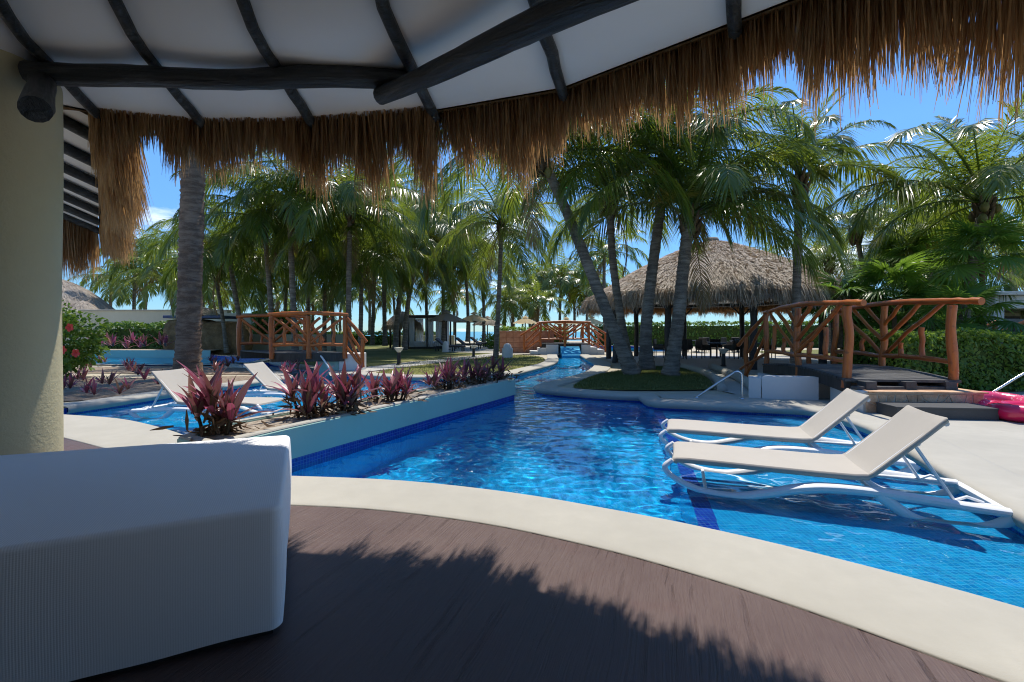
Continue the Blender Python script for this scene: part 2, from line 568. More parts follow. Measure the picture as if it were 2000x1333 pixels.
i = np.arange(len(Lg) - 1); n = len(Lg)
m.add(V, [np.stack([i, i + 1, i + 1 + n, i + n], -1)])
caustic(structure(m.build('sun_shelf_riser_wall', 'pool_tile')))

# water surface, real waves
def wave(x, y):
    z = np.zeros_like(x)
    r = np.random.default_rng(11)
    for lam, amp, k in ((1.1, .0032, 4), (.48, .0025, 7), (.24, .0015, 10), (.13, .0006, 12)):
        for _ in range(k):
            th = r.uniform(0, 2 * PI); L = lam * r.uniform(.75, 1.3)
            wx = x + .12 * np.sin(1.7 * y + th); wy = y + .12 * np.sin(1.3 * x + 2 * th)
            z += amp / math.sqrt(k) * np.sin((wx * math.cos(th) + wy * math.sin(th)) * 2 * PI / L + r.uniform(0, 6.28))
    return z
def water_grid(m, x0, x1, y0, y1, st):
    xs = np.arange(x0, x1 + st * .5, st); ys = np.arange(y0, y1 + st * .5, st)
    X, Y = np.meshgrid(xs, ys, indexing='ij')
    P = np.column_stack([X.ravel(), Y.ravel()])
    ins = inside(P, [tuple(p) for p in (PA + PN * .06)]).reshape(X.shape)
    q = ins[:-1, :-1] | ins[1:, :-1] | ins[1:, 1:] | ins[:-1, 1:]
    i, j = np.nonzero(q)
    ny = len(ys)
    Q = np.stack([i * ny + j, (i + 1) * ny + j, (i + 1) * ny + j + 1, i * ny + j + 1], -1)
    used, inv = np.unique(Q, return_inverse=True)
    V = np.column_stack([P[used], WZ + wave(P[used, 0], P[used, 1])])
    m.add(V, [inv.reshape(-1, 4)])
m = MB()
water_grid(m, -3.4, 5.4, .2, 9.8, .022)
water_grid(m, -7.8, -3.4, 4.2, 13.8, .05)
water_grid(m, -3.4, 5.4, 9.8, 14.0, .048)
water_grid(m, -11.4, 5.4, 14.0, 28.6, .14)
water_grid(m, -11.4, -7.8, 7, 14.0, .14)
wat = structure(m.build('water', 'water', smooth=True))
caustic(wat, True)

# coping: a rounded lip all along the shore
def coping(idx, name, mat='cream_concrete', closed=False):
    A = PA[idx]; Nn = PN[idx]; w = np.array([POOL[i][2] for i in idx])
    prof = [(-.02, None, -.10), (-.05, None, -.06), (-.055, None, -.03), (-.045, None, .0), (-.015, None, .018), (.02, None, .023), (.05, None, .025), (None, .35, .025), (None, .9, .024), (None, .985, .023), (None, 1.0, .018), (None, 1.003, -.06)]
    cols = []
    for o, fr, z in prof:
        d = np.full(len(A), o) if o is not None else w * fr
        cols.append(np.column_stack([A + Nn * d[:, None], np.full(len(A), z)]))
    V = np.stack(cols, 1)
    n, K = V.shape[:2]
    i, j = np.meshgrid(np.arange(n - 1), np.arange(K - 1), indexing='ij')
    Q = np.stack([i * K + j, i * K + j + 1, (i + 1) * K + j + 1, (i + 1) * K + j], -1).reshape(-1, 4)[:, ::-1]
    m = MB(); m.add(V.reshape(-1, 3), [Q])
    return structure(m.build(name, mat, smooth=True))
def span(a, b):
    ia = min(range(len(PL)), key=lambda i: (PL[i][0] - a[0]) ** 2 + (PL[i][1] - a[1]) ** 2)
    ib = min(range(len(PL)), key=lambda i: (PL[i][0] - b[0]) ** 2 + (PL[i][1] - b[1]) ** 2)
    return list(range(ia, ib + 1))
coping(span((3.10, .2), (-2.6, 4.06)), 'terrace_coping')
coping(span((-3.22, 4.84), (-7.62, 7.35)), 'left_pool_coping')
coping(span((-7.6, 7.75), (-10.9, 18.0)), 'left_shore_coping')
coping(span((-10.2, 19.2), (2.75, 26.4)), 'lawn_shore_coping')
coping(span((3.9, 26.4), (2.6, 9.2)), 'island_coping')
coping(span((2.6, 9.2), (3.2, .6)), 'deck_coping')

# ground with the pool cut out of it
hole = [tuple(p) for p in (PA + PN * np.where(np.array([q[2] for q in POOL]) > 0, .3, -.02)[:, None])]
# a second pool at the far left and the far pool beyond the little bridge
FAR_LEFT = [(-19.5, 18.4), (-12.2, 17.3), (-10.9, 18.8), (-11.6, 21.5), (-16.6, 24.8), (-24.0, 25.6), (-24, 19.2)]
FAR_RIGHT = [(4.9, 29.3), (10.5, 29.0), (11.5, 33.0), (10.5, 41), (6.2, 41), (5.0, 35)]
m = MB()
m.sheet([(-160, -14), (160, -14), (160, 66), (-160, 66)], -.02, [hole, FAR_LEFT, FAR_RIGHT])
structure(m.build('ground', 'sand'))
m = MB(); m.sheet([(-400, 62), (400, 62), (400, 92), (-400, 92)], -.03, zf=lambda x, y: -.024 if y < 70 else -1.2)
structure(m.build('beach', 'sand'))
m = MB(); m.sheet([(-9000, 80), (9000, 80), (9000, 15000), (-9000, 15000)], -.9)
structure(m.build('sea', 'sea'))

for nm, lp in (('far_left', FAR_LEFT), ('far', FAR_RIGHT)):
    m = MB(); m.sheet(lp, -.7)
    caustic(structure(m.build('pool_floor', 'pool_tile')))
    A = np.array(lp + lp[:1]); n = len(A); ar = np.concatenate([[0], np.cumsum(np.linalg.norm(np.diff(A, axis=0), axis=1))])
    m = MB(); i = np.arange(n - 1)
    m.add(np.vstack([np.column_stack([A, np.full(n, -.7)]), np.column_stack([A, np.full(n, .02)])]), [np.stack([i, i + 1, i + n + 1, i + n], -1)])
    m.uv = [np.column_stack([ar, np.full(n, -.7)]), np.column_stack([ar, np.full(n, .02)])]
    caustic(structure(m.build('pool_wall_band', 'cobalt_band')))
    xs = np.arange(min(p[0] for p in lp), max(p[0] for p in lp) + .2, .2); ys = np.arange(min(p[1] for p in lp), max(p[1] for p in lp) + .2, .2)
    X, Y = np.meshgrid(xs, ys, indexing='ij'); P = np.column_stack([X.ravel(), Y.ravel()])
    ins = inside(P, lp).reshape(X.shape)
    q = ins[:-1, :-1] | ins[1:, :-1] | ins[1:, 1:] | ins[:-1, 1:]
    i, j = np.nonzero(q); ny = len(ys)
    m = MB(); m.add(np.column_stack([P, WZ + wave(P[:, 0], P[:, 1])]), [np.stack([i * ny + j, (i + 1) * ny + j, (i + 1) * ny + j + 1, i * ny + j + 1], -1)])
    caustic(structure(m.build('water', 'water', smooth=True)), True)
    c = np.array(lp).mean(0); o = (np.array(lp) - c); o = c + o * (1 + .45 / np.linalg.norm(o, axis=1))[:, None]
    m = MB(); m.sheet([tuple(p) for p in o], .03, [lp])
    structure(m.build('coping', 'cream_concrete'))

# terrace under the near roof
TERR = [G(567, 989), G(700, 998), G(819, 1011), G(930, 1026), G(1041, 1042.5), G(1130, 1061), (.603, 2.68), (.853, 2.53), (1.057, 2.35), (1.398, 2.07), (1.667, 1.85), (1.79, 1.69), (2.1, 1.1), (2.25, .2)]
m = MB(); m.sheet([(-9, -9), (3.2, -9), (2.4, -1.0)] + [(x + .12, y + .16) for x, y in TERR[::-1]] + [(-2.2, 3.45), (-3.0, 3.9), (-3.8, 4.6), (-4.68, 5.3), (-5.0, 5.62), (-5.53, 5.96), (-6.2, 6.28), (-9, 6.6)], .014)
structure(m.build('terrace_floor', 'stamped_concrete'))
# pale concrete deck to the right of the pool and round the left pool
m = MB(); m.sheet([(3.5, .3), (4.05, 3.1), (4.9, 5.0), (5.3, 6.1), (5.5, 7.5), (5.0, 8.1), (2.9, 8.8), (3.0, 9.3), (9.4, 9.3), (12, 8), (12, .3)], .016)
structure(m.build('deck', 'cream_concrete'))
# ------------------------------------------------------------------ more materials
def wood_mat(name, c1, c2, rough=.5, bump=.5, axis='Z'):
    s = N(name)
    p = s.n('TexCoord').outputs['Object']
    sc = {'Z': (14, 14, 1.2), 'X': (1.2, 14, 14), 'Y': (14, 1.2, 14)}[axis]
    v = s.n('Mapping', Vector=p, Scale=sc).outputs[0]
    g = s.noise(1.0, 5, .65, v, .6)
    k = s.noise(2.5, 3, .6, p)
    col = s.mix(s.rng(g, .3, .7, 0, 1), c1, c2)
    col = s.mix(s.rng(k, .5, .75, 0, .6), col, vary(c1, .55))
    return s.done(s.bsdf(col, rough, s.bump(g, bump, .012), .4))
s = N('dark_pole')
p = s.n('TexCoord').outputs['Object']
v = s.n('Mapping', Vector=p, Scale=(2.2, 26, 26)).outputs[0]
g = s.noise(1.0, 6, .7, v, .8)
v2 = s.n('Mapping', Vector=p, Scale=(1.1, 9, 9)).outputs[0]
k = s.noise(1.0, 4, .6, v2, 1.0)
col = s.mix(s.rng(g, .35, .65, 0, 1), (0.005, 0.0065, 0.007), (0.020, 0.025, 0.026))
col = s.mix(s.rng(k, .52, .68, 0, .55), col, (0.10, 0.11, 0.115))
s.done(s.bsdf(col, s.rng(g, .3, .7, .28, .55), s.bump(s.math('ADD', g, s.math('MULTIPLY', k, 1.2)), 1.0, .022), .6))
wood_mat('dark_wood', (0.016, 0.014, 0.013), (0.05, 0.045, 0.04), .5, .6)
wood_mat('black_deck', (0.035, 0.036, 0.038), (0.085, 0.085, 0.085), .6, .5, 'Y')
def log_mat():
    s = N('orange_log')
    p = s.n('TexCoord').outputs['Object']
    v = s.n('Mapping', Vector=p, Scale=(1.6, 10, 10)).outputs[0]
    g = s.noise(1.6, 5, .65, v, .5)
    r = s.n('ObjectInfo').outputs['Random']
    w = s.wpos()
    col = s.mix(s.rng(g, .3, .7, 0, 1), (0.30, 0.062, 0.010), (0.56, 0.165, 0.026))
    col = s.mix(s.math('MULTIPLY', r, .35), col, (0.20, 0.045, 0.012))
    col = s.mix(s.rng(s.noise(7, 3, .6, w), .58, .72, 0, .7), col, (0.07, 0.03, 0.016))
    return s.done(s.bsdf(col, .38, s.bump(g, .5, .01), .5))
log_mat()
def reed_mat(name, c1, c2, c3, trans=.3):
    s = N(name)
    w = s.wpos()
    a = s.noise(60, 3, .7, s.wpos((1, 1, .06)))
    b = s.noise(2.2, 3, .6, w)
    col = s.mix(s.rng(a, .3, .7, 0, 1), c1, c2)
    col = s.mix(s.rng(b, .4, .7, 0, .6), col, c3)
    b1 = s.bsdf(col, .6, None, .3)
    t = s.n('BsdfTranslucent', Color=s.mix(.5, col, (0.80, 0.44, 0.15, 1))).outputs[0]
    return s.done(s.n('MixShader', i0=trans, i1=b1, i2=t).outputs[0])
reed_mat('fresh_reed', (0.13, 0.070, 0.029), (0.66, 0.47, 0.27), (0.27, 0.135, 0.05), .50)
reed_mat('grey_reed', (0.22, 0.19, 0.155), (0.66, 0.585, 0.49), (0.40, 0.335, 0.26), .2)
rough_mat('soffit_reed', (0.13, 0.075, 0.03), .9, .4, 12, 1.0, 60, .02, .1, (0.26, 0.16, 0.07))
s = N('grey_thatch')
p = s.wpos()
a = s.noise(9, 8, .85, s.wpos((1, 1, 2.4)), .8)
b = s.noise(1.1, 4, .6, p)
c = s.noise(42, 4, .7, p)
col = s.mix(s.rng(a, .32, .68, 0, 1), (0.20, 0.175, 0.145), (0.58, 0.52, 0.45))
col = s.mix(s.rng(b, .4, .7, 0, .5), col, (0.34, 0.27, 0.20))
col = s.mix(s.rng(c, .5, .75, 0, .7), col, (0.58, 0.53, 0.46))
s.done(s.bsdf(col, .95, s.bump(s.math('ADD', a, s.math('MULTIPLY', c, .5)), 1.0, .08), .05))
rough_mat('ceiling_white', (0.87, 0.86, 0.835), .8, .025, .8, .12, 25, .004, .2)
def bark_mat(name, c1, c2, dark, zs, bump):
    s = N(name)
    p = s.wpos()
    band = s.noise(1.0, 5, .65, s.wpos((2.2, 2.2, zs)), .3)
    b = s.noise(2.0, 4, .6, p); c = s.noise(38, 5, .7, p)
    col = s.mix(s.rng(b, .3, .7, 0, 1), c1, c2)
    col = s.mix(s.rng(band, .42, .60, .75, 0), col, dark)
    col = s.mix(s.rng(c, .5, .8, 0, .5), col, vary(c2, 1.3))
    return s.done(s.bsdf(col, .9, s.bump(s.math('ADD', band, s.math('MULTIPLY', c, .4)), bump, .03), .1))
bark_mat('trunk_bark', (0.19, 0.16, 0.125), (0.30, 0.26, 0.205), (0.075, 0.062, 0.05), 13, .8)
bark_mat('big_trunk_bark', (0.19, 0.125, 0.085), (0.28, 0.205, 0.15), (0.085, 0.055, 0.04), 9, 1.0)
rough_mat('soil_gravel', (0.30, 0.22, 0.15), .95, .5, 14, 1.0, 60, .015, .1, (0.62, 0.54, 0.43))
rough_mat('white_resin', (0.80, 0.81, 0.82), .35, .02, 1, .02, 40, .001, .5)
rough_mat('sling_mesh', (0.44, 0.405, 0.35), .75, .04, 3, .25, 700, .001, .25)
s = N('steel')
s.done(s.bsdf((0.62, 0.63, 0.65), .22, None, .5, 1.0))
# ribbed white bed cover: fine ribs along the bed's short side, tiny cross weave
s = N('ribbed_cotton')
c = s.n('TexCoord').outputs['UV']
sx = s.n('SeparateXYZ', i0=c)
u, v = sx.outputs[0], sx.outputs[1]
rib = s.math('SINE', s.math('MULTIPLY', u, 2 * PI / .0082))
weave = s.math('SINE', s.math('MULTIPLY', v, 2 * PI / .0075))
w = s.wpos()
h = s.math('ADD', s.math('ADD', rib, s.math('MULTIPLY', weave, .45)), s.math('MULTIPLY', s.noise(9, 3, .6, w), 1.5))
col = s.mix(s.rng(rib, -1, 1, 0, 1), (0.80, 0.80, 0.80), (0.90, 0.90, 0.90))
s.done(s.bsdf(col, .85, s.bump(h, .16, .0010), .15))

# ------------------------------------------------------------------ the roof we stand under
APEX = (-1.4, -2.45)
EZ = 3.0
EAVE = [(4.6, -.9), (2.75, 1.27), (2.06, 1.83), (1.22, 2.49), (.35, 3.17), (-.6, 3.49), (-1.6, 3.67), (-2.51, 3.70), (-3.2, 3.52)]
pav = thing('thatched_pavilion', 'open thatched pavilion overhead with white ceiling, dark poles and hanging brown reed fringe', 'pavilion', (-3.36, 3.05, 0))
def ceil_h(d):
    """height of the white ceiling at a distance in from the eave"""
    def st(a, b, x):
        t = np.clip((x - a) / (b - a), 0, 1); return t * t * (3 - 2 * t)
    return EZ + .16 * d + .17 * st(.80, 1.22, d) - .05 * st(1.2, 1.9, d) + .05 * st(2.2, 3, d)
def ceil_panel(a, b, parent=pav, apex=APEX, edge=.0):
    a, b, ap = np.array(a), np.array(b), np.array(apex)
    nu, nd = 8, 40
    V = []
    for i in range(nu + 1):
        e = a + (b - a) * i / nu
        L = np.linalg.norm(ap - e)
        dd = (np.linspace(0, 1, nd + 1) ** 1.5) * L
        sag = .022 * math.sin(PI * i / nu)
        V.append(np.column_stack([e + (ap - e) * (dd / L)[:, None], ceil_h(dd) - sag * np.clip(dd * 2, 0, 1)]))
    V = np.array(V)
    i, j = np.meshgrid(np.arange(nu), np.arange(nd), indexing='ij'); K = nd + 1
    Q = np.stack([i * K + j, (i + 1) * K + j, (i + 1) * K + j + 1, i * K + j + 1], -1).reshape(-1, 4)
    m = MB(); m.add(V.reshape(-1, 3), [Q])
    return m.build('ceiling_panel', 'ceiling_white', parent, smooth=True)
for i in range(len(EAVE) - 1):
    ceil_panel(EAVE[i], EAVE[i + 1])
BACK = [(-3.2, 3.52), (-4.3, 2.8), (-6.9, .4), (-7.2, -2.6), (-5.6, -6.4), (-1.6, -8.2), (2.6, -6.6), (4.9, -3.6), (4.6, -.9)]
for i in range(len(BACK) - 1):
    ceil_panel(BACK[i], BACK[i + 1])
def wobbly(a, b, n=14, amp=.012):
    a, b = np.array(a, float), np.array(b, float)
    P = a + (b - a) * np.linspace(0, 1, n)[:, None]
    ph = rng.uniform(0, 6.28, 4)
    s_ = np.linspace(0, 1, n)
    d = b - a; d /= np.linalg.norm(d)
    s1 = np.cross(d, (0, 0, 1)); s1 /= np.linalg.norm(s1) + 1e-9
    s2 = np.cross(s1, d)
    return P + s1 * (amp * (np.sin(5 * s_ + ph[0]) + .6 * np.sin(11 * s_ + ph[1])))[:, None] + s2 * (amp * (np.sin(6 * s_ + ph[2]) + .5 * np.sin(13 * s_ + ph[3])))[:, None]
def oriented(name, mat, parent, a, b, r0, r1=None, n=10, seg=16, amp=.012, wob=.02, flat=1.0, endcap=True):
    """a round pole whose local X runs along it, so that the grain follows the wood"""
    a, b = Vector(a), Vector(b)
    d = b - a; L = d.length
    q = d.to_track_quat('X', 'Z')
    P = wobbly((0, 0, 0), (L, 0, 0), seg, amp)
    R = np.linspace(r0, r1 or r0, seg) * (1 + .05 * np.sin(np.linspace(0, 9, seg) + rng.uniform(0, 6)))
    m = MB(); m.tube(P, R, n, wob=wob)
    o = m.build(name, mat, parent, smooth=True, sharp=50, local=True)
    o.rotation_mode = 'QUATERNION'; o.rotation_quaternion = q
    off = Vector((0, 0, 0)); r = parent
    while r is not None:
        off += r.location; r = r.parent
    o.location = a - off
    return o
for e in EAVE[1:]:
    e = np.array(e); ap = np.array(APEX); d = (ap - e) / np.linalg.norm(ap - e)
    r = .038 if e[0] > -1.7 else .035
    a0 = e - d * .07
    b0 = e + d * 3.2
    # follows the ceiling in two lengths
    P = [(*(e + d * t), ceil_h(np.array(max(t, 0.0))) - r * .9) for t in np.linspace(-.06, 3.4, 26)]
    P = np.array(P) + rng.normal(0, .004, (26, 3))
    m = MB(); m.tube(P, r * (1 + .07 * np.sin(np.linspace(0, 14, 26) + rng.uniform(0, 6))), 10, wob=.02)
    m.build('rafter', 'dark_pole', pav, smooth=True, sharp=50)
oriented('beam', 'dark_pole', pav, at(52, 138, 2.93), at(815, 163, 3.12), .066, .066, 12, 26, .016)
oriented('beam', 'dark_pole', pav, at(738, 190, 3.08), (2.60, .60, 2.85), .058, .105, 12, 44, .018)
oriented('beam_stub', 'dark_pole', pav, at(70, 214, 2.36), at(84, 150, 3.1), .066, .068, 14, 8, .004)
# column: rough cream stucco
m = MB()
cxx, cyy, cr0 = -3.49, 3.06, .335
prof = [(cr0 + .004 * math.sin(z * 3.1), z) for z in np.linspace(0, 3.45, 40)]
m.lathe(prof, 40, (cxx, cyy, 0))
m.build('column', 'cream_stucco', pav, smooth=True)
# thatch laid over the ceiling (keeps the sun out)
m = MB()
OUT = []
for e in EAVE + BACK[1:]:
    e = np.array(e); d = (e - np.array(APEX)); d /= np.linalg.norm(d)
    OUT.append(e + d * .16)
EDGE = EAVE + BACK[1:]
LIP = [o + (o - np.array(APEX)) / np.linalg.norm(o - np.array(APEX)) * .17 for o in OUT]
n = len(OUT)
V = [(*APEX, EZ + 1.75)] + [(*o, EZ + .17) for o in LIP] + [(*o, EZ + .075) for o in LIP] + [(*e, EZ - .012) for e in EDGE]
m.add(V, [np.array([[0, 1 + i, 2 + i] for i in range(n - 1)]), np.array([[1 + i, 1 + n + i, 2 + n + i, 2 + i] for i in range(n - 1)] + [[1 + n + i, 1 + 2 * n + i, 2 + 2 * n + i, 2 + n + i] for i in range(n - 1)])])
m.build('thatch_layer', 'soffit_reed', pav)
rough_mat('brown_panel', (0.14, 0.10, 0.07), .7, .2, 1.5, .3, 40, .004, .2)
# unseen wall behind the camera, added to keep light off the daybed front
bw = [(-6.3, .3), (-6.2, -2.6), (-4.8, -5.2), (-1.5, -6.6), (2.1, -5.2), (3.9, -3.0), (3.9, -1.2)]
m = MB()
for i in range(len(bw) - 1):
    a, b = np.array(bw[i]), np.array(bw[i + 1])
    m.add([(*a, 0), (*b, 0), (*b, 3.25), (*a, 3.25)], [np.array([[0, 1, 2, 3]])])
m.build('unseen_shade_wall', 'brown_panel', pav)

def fringe(path, z, name, parent, mat, per_m=1500, base=.34, var=.24, wid=.0042, outn=None, lift=.10, K=4, seed=0, lean=.06, grow=0.0, out=.10, slope=None):
    """reed ends hanging from an eave, in ragged clumps"""
    r = np.random.default_rng(100 + seed)
    P = np.array(path, float)
    sl = np.linalg.norm(np.diff(P, axis=0), axis=1)
    cum = np.concatenate([[0], np.cumsum(sl)])
    n = int(cum[-1] * per_m)
    t = r.uniform(0, cum[-1], n)
    k = np.clip(np.searchsorted(cum, t) - 1, 0, len(sl) - 1)
    f = (t - cum[k]) / sl[k]
    root = P[k] + (P[k + 1] - P[k]) * f[:, None]
    tan = (P[k + 1] - P[k]) / sl[k][:, None]
    nrm = np.column_stack([tan[:, 1], -tan[:, 0]]) * (1 if outn is None else outn)
    # clump length
    ph = r.uniform(0, 6.28, 9)
    w = .5 + .5 * np.sin(t * 2.1 + ph[0]) * .45 + .5 * np.sin(t * 5.3 + ph[1]) * .35 + .5 * np.sin(t * 11.7 + ph[2]) * .3 + .5 * np.sin(t * 27 + ph[3]) * .2
    w2 = np.interp(t, np.arange(0, cum[-1] + .4, .055), r.uniform(0, 1, len(np.arange(0, cum[-1] + .4, .055))))
    g3 = np.arange(0, cum[-1] + .8, .19)
    w3 = np.interp(t, g3, r.uniform(0, 1, len(g3)))
    L = base + grow * (1 - t / cum[-1]) + var * ((np.clip(w, 0, 1.25) - .45) * 1.1 + (w2 - .5) * .7 + (w3 - .5) * 1.1 + .5) + r.normal(0, .035, n)
    L *= r.uniform(.62, 1.08, n)
    L = np.clip(L, .08, 2)
    o = r.uniform(-.13, .13, n)
    s = np.linspace(0, 1, K)
    # clumps share a lean
    cl = np.sin(t * 9.3 + ph[4]) * .6 + np.sin(t * 21 + ph[5]) * .5
    side = (cl * lean + r.normal(0, lean * .9, n)) * L
    outw = np.abs(r.normal(out, min(.09, out * .8) + out * .1, n)) * L
    X = np.zeros((n, K, 3))
    X[..., :2] = root[:, None] + nrm[:, None] * (o[:, None, None] + (outw[:, None] * s ** 1.0)[..., None]) + tan[:, None] * (side[:, None] * s ** 1.3)[..., None]
    X[..., 2] = z + lift * r.uniform(.1, 1.0, n)[:, None] - (L[:, None] + lift * .5) * (s + .0 * s)
    if slope is not None:
        X[..., :2] -= nrm[:, None] * (o[:, None, None] * .5)
        X[..., 2] = z + lift * r.uniform(-.4, 1.0, n)[:, None] - L[:, None] * (slope * s + (1 - slope) * s ** 2)
    wd = wid * r.uniform(.6, 1.4, n)[:, None] * np.array([1, 1, .8, .25] if K == 4 else np.linspace(1, .25, K))
    a = r.uniform(0, PI, n)
    S = np.zeros((n, 3)); S[:, :2] = tan * np.cos(a)[:, None] + nrm * np.sin(a)[:, None]
    m = MB(); m.ribbons(X, wd, S)
    return m.build(name, mat, parent, kind='stuff')
fringe([OUT[0], OUT[1], OUT[2], OUT[3], OUT[4], OUT[5]], EZ, 'reed_fringe', pav, 'fresh_reed', 1800, .10, .27, .0040, 1, .12, seed=1, grow=.47, out=.24)
fringe([tuple(np.array(e) * .6 + np.array(o) * .4) for e, o in zip(EAVE[5:9], OUT[5:9])], EZ, 'reed_fringe', pav, 'fresh_reed', 1900, .20, .36, .0040, 1, .12, seed=2)
# the wing of the roof that runs off to the left
WING = [(-3.34, 3.60), (-4.46, 4.9), (-5.62, 6.2), (-6.80, 7.46)]
wi = np.array(WING)
wd_ = (wi[-1] - wi[0]) / np.linalg.norm(wi[-1] - wi[0])
win = np.array([-wd_[1], wd_[0]]) * 1.0
if win[0] > 0: win = -win
WSL = .42
for i in range(3):
    a, b = wi[i], wi[i + 1]
    m = MB()
    V = [(*a, EZ), (*b, EZ), (*(b + win * 2.6), EZ + 2.6 * WSL), (*(a + win * 2.6), EZ + 2.6 * WSL)]
    m.add(V, [np.array([[0, 1, 2, 3]])])
    m.build('ceiling_panel', 'ceiling_white', pav)
for t in np.linspace(.06, .99, 7):
    e = wi[0] + (wi[-1] - wi[0]) * t
    P = [(*(e + win * q), EZ + WSL * q - .045) for q in np.linspace(-.05, 2.5, 12)]
    m = MB(); m.tube(P, .05, 9, wob=.03); m.build('rafter', 'dark_pole', pav, smooth=True, sharp=50)
m = MB()
V = [(*(wi[0] - win * .16), EZ + .16), (*(wi[-1] - win * .16 + wd_ * .16), EZ + .16), (*(wi[-1] + win * 2.6 + wd_ * .16), EZ + 3.0 * WSL + .2), (*(wi[0] + win * 2.6), EZ + 3.0 * WSL + .2)]
m.add(V, [np.array([[0, 1, 2, 3]])]); m.build('thatch_layer', 'grey_thatch', pav)
fringe([tuple(p - win * .15) for p in wi], EZ, 'reed_fringe', pav, 'fresh_reed', 1700, .36, .22, .0045, 1, .16, seed=3)
fringe([tuple(wi[-1] + wd_ * .1), tuple(wi[-1] + wd_ * .1 + win * 2.4)], EZ + .1, 'reed_fringe', pav, 'fresh_reed', 1700, .62, .25, .0055, 1, .18, seed=4)
fringe([tuple(wi[0] + win * .0), tuple(np.array(OUT[8]))], EZ, 'reed_fringe', pav, 'fresh_reed', 2200, .35, .2, .004, 1, .12, seed=5)

# ------------------------------------------------------------------ daybed in the foreground
BZ = .56
p_nr, p_fr, p_fl, p_nl = np.array([-.975, 1.93]), np.array([-1.60, 3.28]), np.array([-3.45, 2.60]), np.array([-2.62, 1.12])
bed = thing('daybed', 'low white daybed under a ribbed fitted cover beside the column', 'daybed', (*((p_nr + p_fl) / 2), 0))
def bed_cover():
    # a rounded box in (u, v): u from near-left to near-right, v from near to far
    U = np.linalg.norm(p_nr - p_nl); Vv = np.linalg.norm(p_fr - p_nr)
    rr, z0 = .024, .045
    # profile from the hem up over the edge
    side = [(0, z) for z in np.linspace(z0, BZ - rr, 8)]
    arc_ = [(rr * (1 - math.cos(a)), BZ - rr + rr * math.sin(a)) for a in np.linspace(0, PI / 2, 6)[1:]]
    prof = side + arc_                      # (inset, z)
    n = 26
    # perimeter as a rounded rectangle
    rc = .045
    per = []
    for (cx_, cy_, a0) in ((U - rc, rc, -PI / 2), (U - rc, Vv - rc, 0), (rc, Vv - rc, PI / 2), (rc, rc, PI)):
        for k in range(7):
            a = a0 + PI / 2 * k / 6
            per.append((cx_ + rc * math.cos(a), cy_ + rc * math.sin(a), math.cos(a), math.sin(a)))
    dense = []
    for i in range(len(per)):
        p, q = np.array(per[i]), np.array(per[(i + 1) % len(per)])
        k = max(1, int(np.linalg.norm(q[:2] - p[:2]) / .06))
        for j in range(k):
            dense.append(p + (q - p) * j / k)
    D = np.array(dense)
    rings, uvs = [], []
    L = np.concatenate([[0], np.cumsum(np.linalg.norm(np.diff(D[:, :2], axis=0), axis=1))])
    for (ins_, z) in prof:
        bulge = .012 * math.sin(PI * np.clip((z - z0) / (BZ - z0), 0, 1)) + .006 * np.sin(L * 7 + z * 5) * (BZ - z)
        xy = D[:, :2] - D[:, 2:] * (ins_ - bulge)[:, None] if not np.isscalar(bulge) else D[:, :2] - D[:, 2:] * (ins_ - bulge)
        zz = np.full(len(D), z)
        if z <= z0 + .001: zz = zz + .003 * np.sin(L * 5.1) + .003 * np.sin(L * 13)
        rings.append(np.column_stack([xy, zz]))
        front = np.abs(D[:, 3]) > np.abs(D[:, 2])
        uvs.append(np.column_stack([np.where(front, xy[:, 0], xy[:, 1] + 5), zz]))
    # concentric rings towards the middle of the top, a slight crown
    c = np.array([U / 2, Vv / 2])
    last = rings[-1][:, :2]
    for f in (.93, .8, .6, .35, .0):
        xy = c + (last - c) * f
        rings.append(np.column_stack([xy, np.full(len(D), BZ + .012 * (1 - f) - .0) + .003 * np.sin(xy[:, 0] * 6) * np.sin(xy[:, 1] * 5)]))
        uvs.append(np.column_stack([xy[:, 0], xy[:, 1]]))
    uvs[len(prof) - 1] = np.column_stack([rings[len(prof) - 1][:, 0], rings[len(prof) - 1][:, 1]])
    R = np.array(rings)
    K, n = R.shape[:2]
    i, j = np.meshgrid(np.arange(K - 1), np.arange(n), indexing='ij'); j2 = (j + 1) % n
    Q = np.stack([i * n + j, i * n + j2, (i + 1) * n + j2, (i + 1) * n + j], -1).reshape(-1, 4)
    P = R.reshape(-1, 3)
    # bilinear map onto the measured corners
    u, v = P[:, 0] / U, P[:, 1] / Vv
    xy = (p_nl * (1 - u)[:, None] * (1 - v)[:, None] + p_nr * u[:, None] * (1 - v)[:, None] + p_fr * u[:, None] * v[:, None] + p_fl * (1 - u)[:, None] * v[:, None])
    m = MB(); m.add(np.column_stack([xy, P[:, 2]]), [Q]); m.uv = [np.vstack(uvs)]
    return m
bed_cover().build('cover', 'ribbed_cotton', bed, smooth=True)
m = MB()
cc = (p_nr + p_fr + p_fl + p_nl) / 4
q4 = [tuple(c + (cc - c) / np.linalg.norm(cc - c) * .045) for c in (p_nl, p_nr, p_fr, p_fl)]
V = [(*q, .0) for q in q4] + [(*q, .10) for q in q4]
m.add(V, [np.array([[0, 1, 5, 4], [1, 2, 6, 5], [2, 3, 7, 6], [3, 0, 4, 7], [4, 5, 6, 7]])])
m.build('base', 'dark_wood', bed)

